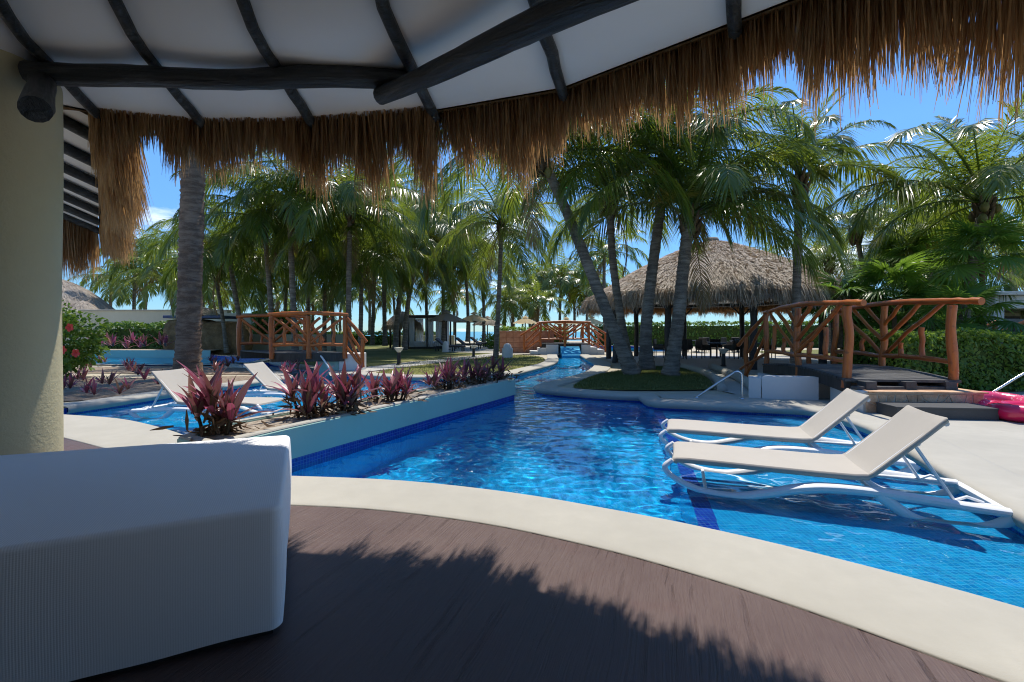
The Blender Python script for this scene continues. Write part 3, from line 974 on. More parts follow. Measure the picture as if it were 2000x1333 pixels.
# ------------------------------------------------------------------ planter wall in the pool
PZ = .31
pw = thing('pool_planter', 'long pale teal planter wall in the pool, topped with gravel and purple plants', 'planter', (-1.2, 7.0, 0))
PLp = np.array([(-2.62, 3.95)] + planter[1:] + [(-3.10, 4.25)])
nP = outward([tuple(p) for p in PLp])          # points towards the water or into the planter
cen = np.array([-1.3, 7.0])
def wall_ring(loop, o0, o1, z0, z1):
    A = np.array(loop); Nn = outward(loop)
    if ((A + Nn * .01 - A.mean(0)) ** 2).sum() < ((A - A.mean(0)) ** 2).sum(): Nn = -Nn
    a, b = A + Nn * o0, A + Nn * o1
    n = len(A); i = np.arange(n); j = (i + 1) % n
    V = np.vstack([np.column_stack([a, np.full(n, z0)]), np.column_stack([a, np.full(n, z1 - .015)]), np.column_stack([a + (b - a) * .12, np.full(n, z1)]), np.column_stack([b, np.full(n, z1)]), np.column_stack([b, np.full(n, z0)])])
    Q = [np.stack([i + k * n, j + k * n, j + (k + 1) * n, i + (k + 1) * n], -1) for k in range(4)]
    return V, Q
V, Q = wall_ring([tuple(p) for p in PLp], .02, -.10, -.02, PZ)
m = MB(); m.add(V, Q); m.build('wall', 'teal_plaster', pw)
V, Q = wall_ring([tuple(p) for p in PLp], .012, -.09, PZ + .002, PZ + .014)
m = MB(); m.add(V, Q); m.build('rim', 'cream_concrete', pw)
A_ = PLp + (-nP if ((PLp + nP * .01 - PLp.mean(0)) ** 2).sum() > ((PLp - PLp.mean(0)) ** 2).sum() else nP) * .08
m = MB(); m.sheet([tuple(p) for p in A_], PZ - .015)
m.build('gravel', 'soil_gravel', pw)
# ------------------------------------------------------------------ sun loungers standing in the shallow water
def lounger_mesh():
    parts = []
    W2 = .345
    # sling: one long cloth with rolled sides, seat then raised back
    def cloth(pts, nv=13, roll=.03):
        P = np.array(pts)                                   # (u, z)
        T = np.gradient(P, axis=0); T /= np.linalg.norm(T, axis=1)[:, None]
        Nn = np.column_stack([-T[:, 1], T[:, 0]])
        vv, dd = [], []
        for a in np.linspace(-PI * .5, PI * .35, 6): vv.append(-W2 + roll - roll * math.cos(a) * 1.0); dd.append(-roll + roll * math.sin(a) if a < 0 else -roll + roll * math.sin(a))
        mid = np.linspace(-W2 + roll * 1.4, W2 - roll * 1.4, 9)
        for v in mid: vv.append(v); dd.append(-.012 * math.cos(v / W2 * PI / 2))
        n0 = 6
        vv += [-q for q in vv[:n0][::-1]]; dd += dd[:n0][::-1]
        vv, dd = np.array(vv), np.array(dd)
        U = P[:, None, 0] + Nn[:, None, 0] * dd[None]; Z = P[:, None, 1] + Nn[:, None, 1] * dd[None]
        V = np.stack([U, np.broadcast_to(vv, U.shape), Z], -1)
        n, K = U.shape
        i, j = np.meshgrid(np.arange(n - 1), np.arange(K - 1), indexing='ij')
        Q = np.stack([i * K + j, i * K + j + 1, (i + 1) * K + j + 1, (i + 1) * K + j], -1).reshape(-1, 4)[:, ::-1]
        m = MB(); m.add(V.reshape(-1, 3), [Q]); return m
    seat = [(0.0, .085), (.015, .112), (.05, .124), (.15, .128), (.4, .126), (.8, .120), (1.2, .116), (1.45, .118), (1.55, .128)]
    back = [(1.535, .120), (1.57, .142), (1.62, .19), (1.75, .32), (1.9, .47), (2.0, .575), (2.045, .622), (2.06, .628), (2.066, .615)]
    parts.append(('sling_seat', 'sling_mesh', [cloth(seat)]))
    bm = cloth(back, roll=.02)
    # stiff board behind the cloth
    bm2 = MB()
    d = np.array([.5, .5]); d /= np.linalg.norm(d); nn = np.array([d[1], -d[0]])
    parts.append(('sling_back', 'sling_mesh', [bm]))
    fr = MB()
    for sg in (-1, 1):
        a = np.array([1.56, .105]); b = np.array([2.06, .60])
        fr.tube([(a[0], sg * .30, a[1]), ((a[0] + b[0]) / 2, sg * .30, (a[1] + b[1]) / 2), (b[0], sg * .30, b[1])], .021, 8, flat=.9)
    fr.tube([(2.06, -.315, .575), (2.06, .315, .575)], .022, 8)
    fr.tube([(1.89, -.30, .395), (1.89, .30, .395)], .014, 8)
    parts.append(('back_frame', 'white_resin', [fr]))
    for sg in (-1, 1):
        v = sg * .355
        rail = smooth_path([(.01, v * .98, .10), (-.055, v, .035), (-.02, v, -.035), (.12, v, -.115), (.32, v, -.168), (.55, v, -.176), (.80, v, -.12), (1.02, v, -.055), (1.25, v, -.018), (1.55, v, -.012), (1.85, v, -.03), (2.2, v, -.055), (2.42, v, -.065)], 5)
        n = len(rail)
        rad = np.interp(np.arange(n) / n, [0, .1, .3, .5, .62, .8, 1], [.026, .032, .036, .050, .058, .046, .042])
        m = MB(); m.tube(rail, rad, 10, flat=.82, up=(0, 0, 1))
        parts.append(('side_rail', 'white_resin', [m]))
        leg = smooth_path([(1.60, v * 1.01, -.02), (1.70, v * 1.02, -.10), (1.80, v * 1.02, -.17), (1.90, v * 1.02, -.205), (2.08, v * 1.02, -.215), (2.27, v * 1.02, -.195), (2.40, v * 1.02, -.13), (2.455, v * 1.01, -.07)], 4)
        m = MB(); m.tube(leg, np.interp(np.linspace(0, 1, len(leg)), [0, .3, .6, 1], [.044, .034, .030, .042]), 10, flat=1.15)
        parts.append(('leg_loop', 'white_resin', [m]))
        m = MB()
        m.box((-.012, -.02, 0), (.012, .02, 1), 0, Matrix())
        a, b = Vector((1.86, sg * .285, .40)), Vector((2.12, sg * .285, -.035))
        m2 = MB(); m2.tube([a, (a + b) / 2, b], .019, 6, flat=.7)
        parts.append(('support_strut', 'white_resin', [m2]))
        c, d_ = Vector((2.12, sg * .285, -.035)), Vector((2.30, sg * .285, -.03))
        m3 = MB(); m3.box((1.62, sg * .30 - .02, -.055), (2.40, sg * .30 + .02, -.03), .006)
        parts.append(('strut_rail', 'white_resin', [m3]))
        m3 = MB(); m3.tube([c, (2.20, sg * .285, .005), d_], .013, 6)
        parts.append(('strut_stop', 'white_resin', [m3]))
    m = MB(); m.box((2.395, -.37, -.10), (2.455, .37, -.045), .012)
    parts.append(('crossbar', 'white_resin', [m]))
    for u in (1.6, .30):
        m = MB(); m.tube([(u, -.355, -.03 if u > 1 else -.16), (u, .355, -.03 if u > 1 else -.16)], .016, 8)
        parts.append(('crossbar', 'white_resin', [m]))
    return parts
LP = lounger_mesh()
def lounger(label, x, y, rz, group, z=0.0):
    t = thing('sun_lounger', label, 'sun lounger', (x, y, z), rz, group)
    t.scale = (.96, .96, .96)
    for nm, mt, ms in LPM:
        o = link(nm, ms, t); caustic(o)
    return t
LPM = [(nm, mt, ms[0].mesh(nm, mt, True, 40)) for nm, mt, ms in LP]
ang = math.atan2(-.35, .936)
lounger('nearer beige sun lounger in the shallow water, its whole white frame showing', 1.56, 4.44, ang, 'sun loungers on the shallow shelf', .045)
lounger('beige sun lounger in the shallow water behind the nearer one', 1.92, 5.66, ang, 'sun loungers on the shallow shelf', .045)
a2 = math.atan2(.17, -.985)
LZ = .045
lounger('white-backed sun lounger in the left pool, just behind the nearest purple plant', -3.95, 7.50, a2, 'sun loungers in the left pool', LZ)
lounger('white-backed sun lounger in the left pool, farther off, beside the thick palm trunk', -3.45, 9.45, math.atan2(.05, -1), 'sun loungers in the left pool', LZ)

# ------------------------------------------------------------------ chrome pool handrails
def handrail(label, pts, r=.022, mat='steel'):
    t = thing('handrail', label, 'handrail', tuple(pts[0]), 0, 'pool handrails')
    m = MB(); m.tube(smooth_path(pts, 6), r, 10)
    m.build('rail', mat, t, smooth=True)
    for e in (pts[0], pts[-1]):
        m = MB(); m.lathe([(.001, .012), (.045, .010), (.05, 0)], 14, (e[0], e[1], .022 if e[2] < .2 else e[2]))
        m.build('flange', mat, t, smooth=True)
x1, y1 = G(1360, 779); x2, y2 = G(1449, 781)
handrail('bent chrome handrail at the pool edge in front of the palm island', [(x1, y1, .02), (x1 + (x2 - x1) * .35, y1 + (y2 - y1) * .35, .235), (x1 + (x2 - x1) * .75, y1 + (y2 - y1) * .75, .47), (x2 - .10, y2, .535), (x2 - .02, y2, .50), (x2, y2, .42), (x2, y2, .2), (x2, y2, .02)])
x1, y1 = G(1921, 779)
handrail('slanting chrome handrail beside the clipped hedge and pink floats', [(x1, y1, .02), (x1 + .3, y1 - .03, .22), (x1 + .62, y1 - .06, .44), (x1 + .85, y1 - .08, .56), (x1 + 1.0, y1 - .1, .55), (x1 + 1.05, y1 - .1, .40), (x1 + 1.05, y1 - .1, .02)])

# ------------------------------------------------------------------ footbridges of orange logs
def log(name, a, b, r, parent, r1=None, amp=.012, seg=10):
    return oriented(name, 'orange_log', parent, a, b, r, r1, 10, seg, amp, .025)

def railing(t, base, tops, lows=None):
    """posts at ground points, a top rail through the post heads, a bottom rail and slanting braces in V pairs"""
    pass

def lerp(a, b, f):
    return tuple(np.array(a) + (np.array(b) - np.array(a)) * f)

# the near right bridge
rb = thing('footbridge', 'large orange log footbridge with stone-faced steps at the right, in front of the clipped hedge', 'footbridge', (6.3, 8.8, 0), 0, 'log footbridges')
Pn = [(5.69, 7.73, .34, 1.75), (5.92, 9.45, .18, 1.80), (6.25, 11.2, .33, 1.74)]
Pf = [(7.24, 7.50, .34, 1.75), (7.50, 9.20, .45, 1.83), (7.80, 11.0, .40, 1.76)]
for i, (x, y, z0, z1) in enumerate(Pn + Pf):
    log('post', (x, y, z0), (x + .02, y, z1 - .02), .068 if i in (0, 3) else .060, rb, amp=.016)
log('post', (6.28, 12.2, .02), (6.28, 12.2, 1.15), .055, rb)
log('post', (7.84, 12.0, .02), (7.84, 12.0, 1.12), .055, rb)
# top rails run on past the end posts; they bow upward a little
def bowed(name, pts, r, parent, r1=None):
    """a bent log, its grain along its own chord"""
    a = Vector(pts[0]); q = (Vector(pts[-1]) - a).to_track_quat('X', 'Z'); qi = q.inverted()
    P = smooth_path([tuple(qi @ (Vector(p) - a)) for p in pts], 7)
    P = P + rng.normal(0, .004, P.shape)
    R = np.linspace(r, r1 or r, len(P)) * (1 + .06 * np.sin(np.linspace(0, 12, len(P)) + rng.uniform(0, 6)))
    m = MB(); m.tube(P, R, 10, wob=.02)
    o = m.build(name, 'orange_log', parent, smooth=True, sharp=50, local=True)
    o.rotation_mode = 'QUATERNION'; o.rotation_quaternion = q
    o.location = a - parent.location
    return o
bowed('top_rail', [(5.64, 7.30, 1.76), (5.69, 7.73, 1.79), (5.92, 9.45, 1.86), (6.27, 11.3, 1.77)], .052, rb, .045)
bowed('top_rail', [(7.21, 6.98, 1.77), (7.24, 7.5, 1.80), (7.50, 9.2, 1.87), (7.82, 11.1, 1.79)], .056, rb, .048)
bowed('hand_rail', [(6.25, 11.2, 1.72), (6.28, 12.2, 1.18), (6.29, 12.65, .92)], .05, rb)
bowed('hand_rail', [(7.80, 11.0, 1.72), (7.84, 12.0, 1.16), (7.86, 12.45, .92)], .05, rb)
bowed('hand_rail', [(6.25, 11.22, .75), (6.28, 12.2, .40), (6.29, 12.5, .28)], .04, rb)
for A in (Pn, Pf):
    for i in range(2):
        a, b = A[i], A[i + 1]
        bowed('bottom_rail', [(a[0], a[1], .80), lerp((a[0], a[1], .82), (b[0], b[1], .84), .5), (b[0], b[1], .82)], .046, rb)
def braces(a, b, zlo, zhi, parent, r=.042, to='b', n=3):
    """slanting logs that fan from the foot of one post up to the top rail"""
    for k in range(n):
        f = 1 - (k + .0) / n
        hi = lerp((b[0], b[1], 0), (a[0], a[1], 0), f * .92); lo = (b[0], b[1], 0)
        zl = zlo + (zhi - zlo) * (k / n) * .82 + .03
        log('brace', (lo[0], lo[1], zl), (hi[0], hi[1], zhi - .05), r * rnd.uniform(.85, 1.1), parent, amp=.01)
mid = Pn[1]
braces(Pn[0], mid, .80, 1.84, rb); braces(Pn[2], mid, .80, 1.84, rb, n=3)
braces(Pf[0], Pf[1], .80, 1.86, rb); braces(Pf[2], Pf[1], .80, 1.86, rb)
log('brace', (6.25, 11.2, 1.2), (6.28, 12.2, .12), .04, rb); log('brace', (6.25, 11.22, 1.55), (6.28, 12.1, .75), .038, rb)
for f in (.30, .62):
    for A in (Pf, Pn):
        for seg in (0, 1):
            g_ = f + .08
            p = lerp(A[seg][:2], A[seg + 1][:2], g_)
            zt = 1.72 - .90 * g_ if seg == 0 else .82 + .90 * g_
            log('short_post', (p[0], p[1], .82), (p[0], p[1], zt), .042, rb)
# deck: dark boards over bearers, arched a little
def deckz(f): return .505 + .10 * math.sin(PI * f)
nb = 26
for k in range(nb):
    f0, f1 = k / nb, (k + 1) / nb - .006
    a0, a1 = lerp((5.58, 7.62), (6.18, 11.25), f0), lerp((5.58, 7.62), (6.18, 11.25), f1)
    b0, b1 = lerp((7.31, 7.40), (7.88, 11.05), f0), lerp((7.31, 7.40), (7.88, 11.05), f1)
    za, zb = deckz(f0) + rnd.uniform(-.003, .003), deckz(f1)
    V = [(*a0, za), (*b0, za), (*b1, zb), (*a1, zb)]
    V = V + [(p[0], p[1], p[2] - .04) for p in V]
    m = MB(); m.add(V, [np.array([[0, 1, 2, 3], [7, 6, 5, 4], [0, 4, 5, 1], [1, 5, 6, 2], [2, 6, 7, 3], [3, 7, 4, 0]])])
    m.build('plank', 'black_deck', rb)
for off in (0.0, .5, 1.0):
    P0, P1 = [], []
    a = lerp((5.66, 7.66), (7.24, 7.46), off); b = lerp((6.24, 11.23), (7.82, 11.03), off)
    V, n = [], 9
    for i in range(n):
        f = i / (n - 1); p = lerp(a, b, f)
        for dx, dz in ((-.05, -.045), (.05, -.045), (.05, -.235), (-.05, -.235)): V.append((p[0] + dx, p[1], deckz(f) + dz))
    Q = [[i * 4 + j, i * 4 + (j + 1) % 4, (i + 1) * 4 + (j + 1) % 4, (i + 1) * 4 + j] for i in range(n - 1) for j in range(4)]
    m = MB(); m.add(V, [np.array(Q + [[0, 1, 2, 3], [n * 4 - 1, n * 4 - 2, n * 4 - 3, n * 4 - 4]])]); m.build('bearer', 'dark_wood', rb)
m = MB(); m.box((5.62, 7.42, .345), (7.28, 7.56, .40), .006); m.build('plank', 'black_deck', rb)
for x in (5.85, 6.5, 7.15):
    m = MB(); m.box((x - .09, 7.40, .352), (x + .09, 7.60, .485), .006); m.build('block', 'black_deck', rb)
# stone-faced landing and dark step
ld = thing('stone_step', 'stone-faced landing step with white side wall at the foot of the large footbridge', 'step', (6.4, 7.6, 0))
m = MB()
V = [(5.60, 7.24), (7.38, 7.14), (7.50, 8.2), (5.94, 8.38)]
m.add([(*p, .0) for p in V] + [(*p, .325) for p in V], [np.array([[0, 1, 5, 4], [1, 2, 6, 5], [2, 3, 7, 6], [4, 5, 6, 7]])]); m.build('core', 'soil_gravel', ld)
m = MB()
V = [(5.66, 7.235), (6.0, 8.42), (5.90, 8.44), (5.575, 7.235)]
m.add([(*p, -.02) for p in V] + [(*p, .345) for p in V], [np.array([[0, 1, 5, 4], [1, 2, 6, 5], [2, 3, 7, 6], [3, 0, 4, 7], [4, 5, 6, 7]])]); m.build('side_wall', 'white_plaster', ld)
rough_mat('flagstone', (0.55, 0.30, 0.16), .8, .35, 5, .6, 30, .008, .2, (0.80, 0.56, 0.37))
rough_mat('flag_mortar', (0.60, 0.52, 0.42), .9, .15, 6, .5, 40, .005, .1)
m = MB(); V = [(5.59, 7.222), (7.39, 7.122)]
m.add([(*V[0], .0), (*V[1], .0), (*V[1], .325), (*V[0], .325)], [np.array([[0, 1, 2, 3]])]); m.build('joint_bed', 'flag_mortar', ld)
# irregular stones: split cells on the face (t along, z up)
def stones(a, b, z0, z1, n, out, parent, seed):
    r = np.random.default_rng(seed)
    a, b = np.array(a), np.array(b); L = np.linalg.norm(b - a)
    nrm = np.array([(b - a)[1], -(b - a)[0]]) / L
    polys = [[(0, z0), (L, z0), (L, z1), (0, z1)]]
    def area(p):
        q = np.array(p); x, y = q[:, 0], q[:, 1]
        return .5 * abs((x * np.roll(y, -1) - y * np.roll(x, -1)).sum())
    while len(polys) < n:
        polys.sort(key=area); p = polys.pop()
        q = np.array(p); c = q.mean(0) + r.normal(0, .02, 2)
        ext = q.max(0) - q.min(0)
        th = (PI / 2 if ext[0] > ext[1] else 0) + r.uniform(-.75, .75)
        d = np.array([math.cos(th), math.sin(th)]); nn = np.array([-d[1], d[0]])
        s1, s2 = [], []
        for i in range(len(q)):
            u, v = q[i], q[(i + 1) % len(q)]
            du, dv = (u - c) @ nn, (v - c) @ nn
            (s1 if du >= 0 else s2).append(tuple(u))
            if du * dv < 0:
                x = u + (v - u) * du / (du - dv); s1.append(tuple(x)); s2.append(tuple(x))
        polys += [s1, s2]
    for p in polys:
        q = np.array(p); c = q.mean(0)
        q = c + (q - c) * (1 - .015 / np.maximum(.03, np.linalg.norm(q - c, axis=1)))[:, None]
        k = len(q); h = out * r.uniform(.7, 1.2)
        q2 = c + (q - c) * .93
        def w(pt, o): xy = a + (b - a) * pt[0] / L + nrm * o; return (xy[0], xy[1], pt[1])
        V = [w(x, 0) for x in q] + [w(x, h * .7) for x in q] + [w(x, h) for x in q2]
        m = MB(); Q = [[i, (i + 1) % k, k + (i + 1) % k, k + i] for i in range(k)] + [[k + i, k + (i + 1) % k, 2 * k + (i + 1) % k, 2 * k + i] for i in range(k)]
        m.add(V, [np.array(Q), np.array([[2 * k, 2 * k + i, 2 * k + i + 1] for i in range(1, k - 1)])])
        m.build('stone', 'flagstone', parent)
stones((5.60, 7.22), (7.385, 7.12), .01, .315, 20, .009, ld, 3)
m = MB()
V = [(5.64, 7.185), (7.42, 7.08), (7.54, 8.25), (6.0, 8.40)]
m.add([(*p, .327) for p in V] + [(*p, .352) for p in V], [np.array([[0, 1, 5, 4], [1, 2, 6, 5], [2, 3, 7, 6], [3, 0, 4, 7], [4, 5, 6, 7]])]); m.build('slab', 'flagstone', ld)
rough_mat('dark_step', (0.075, 0.076, 0.076), .7, .15, 3, .4, 40, .004, .3)
st_ = thing('step', 'dark grey block step in front of the stone-faced landing', 'step', (6.3, 6.9, 0))
m = MB()
V = [(5.68, 6.72), (7.02, 6.56), (7.16, 7.09), (5.75, 7.18)]
m.add([(*p, .0) for p in V] + [(*p, .165) for p in V], [np.array([[0, 1, 5, 4], [1, 2, 6, 5], [2, 3, 7, 6], [3, 0, 4, 7], [4, 5, 6, 7]])]); m.build('body', 'dark_step', st_)
m = MB()
V2 = [(x + (x - 6.35) * .012, y + (y - 6.9) * .03) for x, y in V]
m.add([(*p, .167) for p in V2] + [(*p, .19) for p in V2], [np.array([[0, 1, 5, 4], [1, 2, 6, 5], [2, 3, 7, 6], [3, 0, 4, 7], [4, 5, 6, 7]])]); m.build('tread', 'dark_step', st_)
# white wall under the far end of the bridge
ab = thing('abutment', 'white plastered abutment block under the far end of the large footbridge', 'wall', (5.5, 9.6, 0))
def prism(V, z0, z1):
    n = len(V); m = MB()
    m.add([(*p, z0) for p in V] + [(*p, z1) for p in V], [np.array([[i, (i + 1) % n, n + (i + 1) % n, n + i] for i in range(n)]), np.array([[n, n + i, n + i + 1] for i in range(1, n - 1)])])
    return m
prism([(4.80, 8.74), (5.74, 8.52), (5.80, 8.78), (5.02, 8.98)], -.1, .44).build('front_wall', 'white_plaster', ab)
prism([(5.03, 8.985), (5.9, 8.79), (7.7, 8.9), (7.9, 11.2), (6.1, 11.3), (5.5, 10.2)], -.1, .28).build('body', 'white_plaster', ab)
prism([(4.60, 8.84), (4.795, 8.76), (4.98, 9.1), (4.78, 9.2)], -.1, .40).build('stub', 'white_plaster', ab)

def small_bridge(label, A, Bp, width, z0, deck, top, seg, parent_label=None, ends=(), r=.055, skew=0.0):
    """A -> Bp is the near rail; the far rail lies to its left side by width"""
    A, Bp = np.array(A), np.array(Bp)
    d = (Bp - A) / np.linalg.norm(Bp - A); nn = np.array([-d[1], d[0]])
    if nn[1] < 0: nn = -nn
    nn = nn + d * skew
    c = (A + Bp) / 2 + nn * width / 2
    t = thing('footbridge', label, 'footbridge', (*c, 0), 0, 'log footbridges')
    for side in (0, 1):
        a, b = A + nn * width * side, Bp + nn * width * side
        P = [lerp(a, b, k / seg) for k in range(seg + 1)]
        for k, p in enumerate(P):
            log('post', (*p, z0), (*p, top + .0), r * rnd.uniform(.95, 1.15), t, amp=.014)
        bow = lambda f: top + .05 + .05 * math.sin(PI * f)
        bowed('top_rail', [(*lerp(a, b, f), bow(f)) for f in (-.04, .25, .5, .75, 1.04)], r * .85, t)
        zl = deck + .24
        for k in range(seg):
            bowed('bottom_rail', [(*P[k], zl), (*lerp(P[k], P[k + 1], .5), zl + .02), (*P[k + 1], zl)], r * .7, t)
        cidx = seg // 2 if seg > 1 else 0
        for k in range(seg):
            if k < cidx or seg == 1: braces((*P[k], 0), (*P[k + 1], 0), zl, top, t, r * .62)
            else: braces((*P[k + 1], 0), (*P[k], 0), zl, top, t, r * .62)
            for f in (.35, .68):
                q = lerp(P[k], P[k + 1], f); up = k < cidx or seg == 1
                log('short_post', (*q, zl), (*q, zl + (top - zl) * ((1 - f) if up else f) * .95), r * .62, t)
        for (sgn, dx, drop) in ends:
            e = b if sgn > 0 else a
            e2 = e + d * dx * sgn
            log('post', (*e2, z0 - .3), (*e2, top - drop), r * .9, t)
            bowed('hand_rail', [(*e, top), (*lerp(e, e2, .5), top - drop * .45), (*(e + (e2 - e) * 1.25), top - drop * 1.12)], r * .8, t)
            bowed('hand_rail', [(*e, zl), (*lerp(e, e2, .5), zl - drop * .5), (*e2, zl - drop)], r * .65, t)
            log('brace', (*e, zl + .45), (*e2, zl - drop + .1), r * .6, t); log('brace', (*e, zl + .7), (*lerp(e, e2, .9), zl - drop + .55), r * .6, t)
    nb = max(10, int(np.linalg.norm(Bp - A) / .16))
    for k in range(nb):
        f0, f1 = k / nb, (k + 1) / nb - .004
        a0, a1 = lerp(A, Bp, f0), lerp(A, Bp, f1)
        b0, b1 = a0 + nn * width, a1 + nn * width
        V = [(*a0, deck), (*b0, deck), (*b1, deck), (*a1, deck)]
        V = V + [(p[0], p[1], p[2] - .035) for p in V]
        m = MB(); m.add(V, [np.array([[0, 1, 2, 3], [7, 6, 5, 4], [0, 4, 5, 1], [1, 5, 6, 2], [2, 6, 7, 3], [3, 7, 4, 0]])]); m.build('plank', 'black_deck', t)
    for side in (.03, .97):
        a, b = A + nn * width * side, Bp + nn * width * side
        V = []
        for p in (a, b):
            for q, z in ((-.05, -.04), (.05, -.04), (.05, -.30), (-.05, -.30)): V.append((*(p + nn * q), deck + z))
        m = MB(); m.add(V, [np.array([[0, 1, 5, 4], [1, 2, 6, 5], [2, 3, 7, 6], [3, 0, 4, 7], [0, 3, 2, 1], [4, 5, 6, 7]])]); m.build('bearer', 'dark_wood', t)
    return t
YB = 14.6
xa, xb = (530 - CX) / F * YB, (674 - CX) / F * (YB + .3)
small_bridge('orange log footbridge on the left, behind the white lounger and purple plants', (xa, YB), (xb, YB + .3), 2.3, .42, .62, 1.80, 2, ends=((1, .55, .75),), r=.075, skew=-.85)
# its teal and white abutment with a white pool rail
tb = thing('abutment', 'teal and white abutment block beside the left footbridge', 'wall', (-5.7, 15.2, 0))
m = MB(); m.box((-6.45, 15.0, -.5), (-5.70, 15.7, .56), .02); m.build('body', 'teal_plaster', tb)
m = MB(); m.box((-5.695, 14.95, -.5), (-5.02, 15.7, .58), .02); m.build('step_block', 'white_plaster', tb)
p0, p1 = at(622, 690, 14.9), at(648, 729, 14.6)
handrail('short white pool rail leaning on the teal abutment of the left footbridge', [tuple(p1 - Vector((0, 0, .3))), tuple(p1), tuple(p0), tuple(p0 + Vector((-.08, .1, -.25)))], .03, 'white_resin')
# far bridge across the channel
YF = 26.2
fb = small_bridge('small orange log footbridge far off across the channel, by the red tiled wall', ((1056 - CX) / F * YF, YF), ((1150 - CX) / F * YF, YF), 2.2, .45, .62, 1.78, 2, ends=((1, .95, .65), (-1, .95, .65)), r=.07)
for lab, xs, steps in (('white stepped abutment left of the channel under the far footbridge', (1.05, 2.66), ((1.05, 1.5, .18), (1.5, 1.95, .36), (1.95, 2.66, .54))), ('white stepped abutment right of the channel under the far footbridge', (3.98, 5.3), ((3.98, 4.5, .54), (4.5, 4.9, .40), (4.9, 5.3, .26)))):
    t = thing('abutment', lab, 'wall', ((xs[0] + xs[1]) / 2, YF, 0))
    for a, b, h in steps:
        m = MB(); m.box((a, YF - .15, -.3), (b - .003, YF + 2.5, h), .015); m.build('step_block', 'white_plaster', t)
rough_mat('weir_tile', (0.10, 0.52, 0.80), .7, .12, 3, .3, 30, .004, .1)
wr = thing('weir', 'pale blue tiled weir standing in the channel below the far footbridge', 'weir', (3.3, YF + .6, 0))
m = MB()
prof_ = [(YF + .7, -.6), (YF + .7, .44), (YF - .05, .44), (YF - .5, .22), (YF - .85, -.02), (YF - .95, -.6)]
m.add([(2.78, y, z) for y, z in prof_] + [(3.86, y, z) for y, z in prof_], [np.array([[i, i + 1, 7 + i, 6 + i] for i in range(5)]), np.array([[0, 2, 1], [0, 3, 2], [0, 4, 3], [0, 5, 4], [6, 7, 8], [6, 8, 9], [6, 9, 10], [6, 10, 11]])])
m.build('wall', 'weir_tile', wr)
# ------------------------------------------------------------------ lawns, paths, beds
def mound(x, y):
    return -.012 + .11 * math.exp(-((x - 3.9) ** 2 / 5.0 + (y - 12.2) ** 2 / 3.2))
ISL = [(1.62, 10.35), (1.45, 10.75), (1.9, 12.0), (3.0, 14.2), (4.3, 16.2), (5.5, 17.0), (6.05, 16.6), (5.8, 14.5), (5.2, 12.2), (4.7, 10.6), (4.4, 10.15), (3.4, 10.05), (2.4, 10.1)]
ISLs = [tuple(p) for p in smooth_path(ISL + ISL[:1], 5)[:-1]]
ex = [(x, y) for x in np.arange(1.5, 6.2, .3) for y in np.arange(10.2, 17.2, .3) if inside([(x, y)], ISLs)[0]]
m = MB(); m.sheet(ISLs, 0, extra=ex, zf=mound)
structure(m.build('lawn', 'lawn', smooth=True))
L1 = [(-4.3, 14.3), (-2.9, 13.6), (-1.6, 13.8), (-.55, 14.4), (.15, 15.9), (1.1, 18.8), (1.55, 21.5), (1.2, 24.5), (-.6, 25.2), (-3.4, 22.3), (-4.3, 19.0)]
L1s = [tuple(p) for p in smooth_path(L1 + L1[:1], 4)[:-1]]
m = MB(); m.sheet(L1s, -.004); structure(m.build('lawn', 'lawn'))
m = MB(); m.sheet([(-11.5, 20.6), (-8.6, 18.4), (-6.9, 17.0), (-5.4, 17.0), (-4.6, 19.5), (-3.6, 23.0), (-1.5, 26.0), (-.4, 31), (-1, 46), (-11, 52), (-26, 40), (-22, 30), (-14, 26)], -.008)
structure(m.build('lawn', 'far_lawn'))
m = MB(); m.sheet([(6.6, 16.0), (9.0, 12.6), (30, 11.8), (40, 34), (24, 34), (15.5, 30), (15.6, 20), (12.5, 14.6)], -.008)
structure(m.build('lawn', 'far_lawn'))
m = MB(); m.sheet([(4.6, 10.0), (5.1, 11.4), (5.9, 14.2), (6.15, 16.8), (5.5, 17.4), (4.2, 16.8), (4.3, 18.5), (4.6, 24), (12, 27), (16, 22), (14, 14), (9, 11.9), (6.0, 9.0), (4.7, 9.0)], .0)
structure(m.build('path', 'grey_path'))
m = MB(); V = smooth_path([(4.62, 10.0), (4.95, 10.8), (5.45, 12.2), (6.0, 14.4), (6.25, 16.8)], 6)
m.tube([(x, y, .03) for x, y in V], .11, 10); structure(m.build('path_kerb', 'cream_concrete', smooth=True))
m = MB(); V = smooth_path([(5.0, 9.3), (5.35, 10.1), (6.0, 12.0), (7.1, 16.2)], 6)
m.tube([(x, y, .07) for x, y in V], .12, 10); structure(m.build('path_kerb', 'cream_concrete', smooth=True))
for lp, nm in (([(-7.6, 9.0), (-7.5, 10.8), (-7.1, 12.4), (-7.1, 13.4), (-9.6, 13.0), (-12.5, 12.2), (-12.0, 9.6), (-9, 8.4)], 'gravel_bed'), ([(-7.4, 13.9), (-9.0, 16.0), (-12.3, 16.9), (-15.5, 16.6), (-15.0, 14.6), (-11.5, 14.2), (-9, 13.8)], 'gravel_bed')):
    m = MB(); m.sheet([tuple(p) for p in smooth_path(lp + lp[:1], 4)[:-1]], -.002); o = structure(m.build(nm, 'gravel'))

PTH = [G(640, 726), G(760, 713), G(870, 701), G(960, 691), G(1000, 686), G(1003, 690), G(965, 696), G(872, 707), G(765, 721), G(645, 735)]
m = MB(); m.sheet([tuple(p) for p in PTH], .006); structure(m.build('path', 'grey_path'))
m = MB(); m.sheet([G(862, 688), G(1058, 693), G(1056, 678), G(1000, 674), G(880, 675)], .010); structure(m.build('path', 'cream_concrete'))

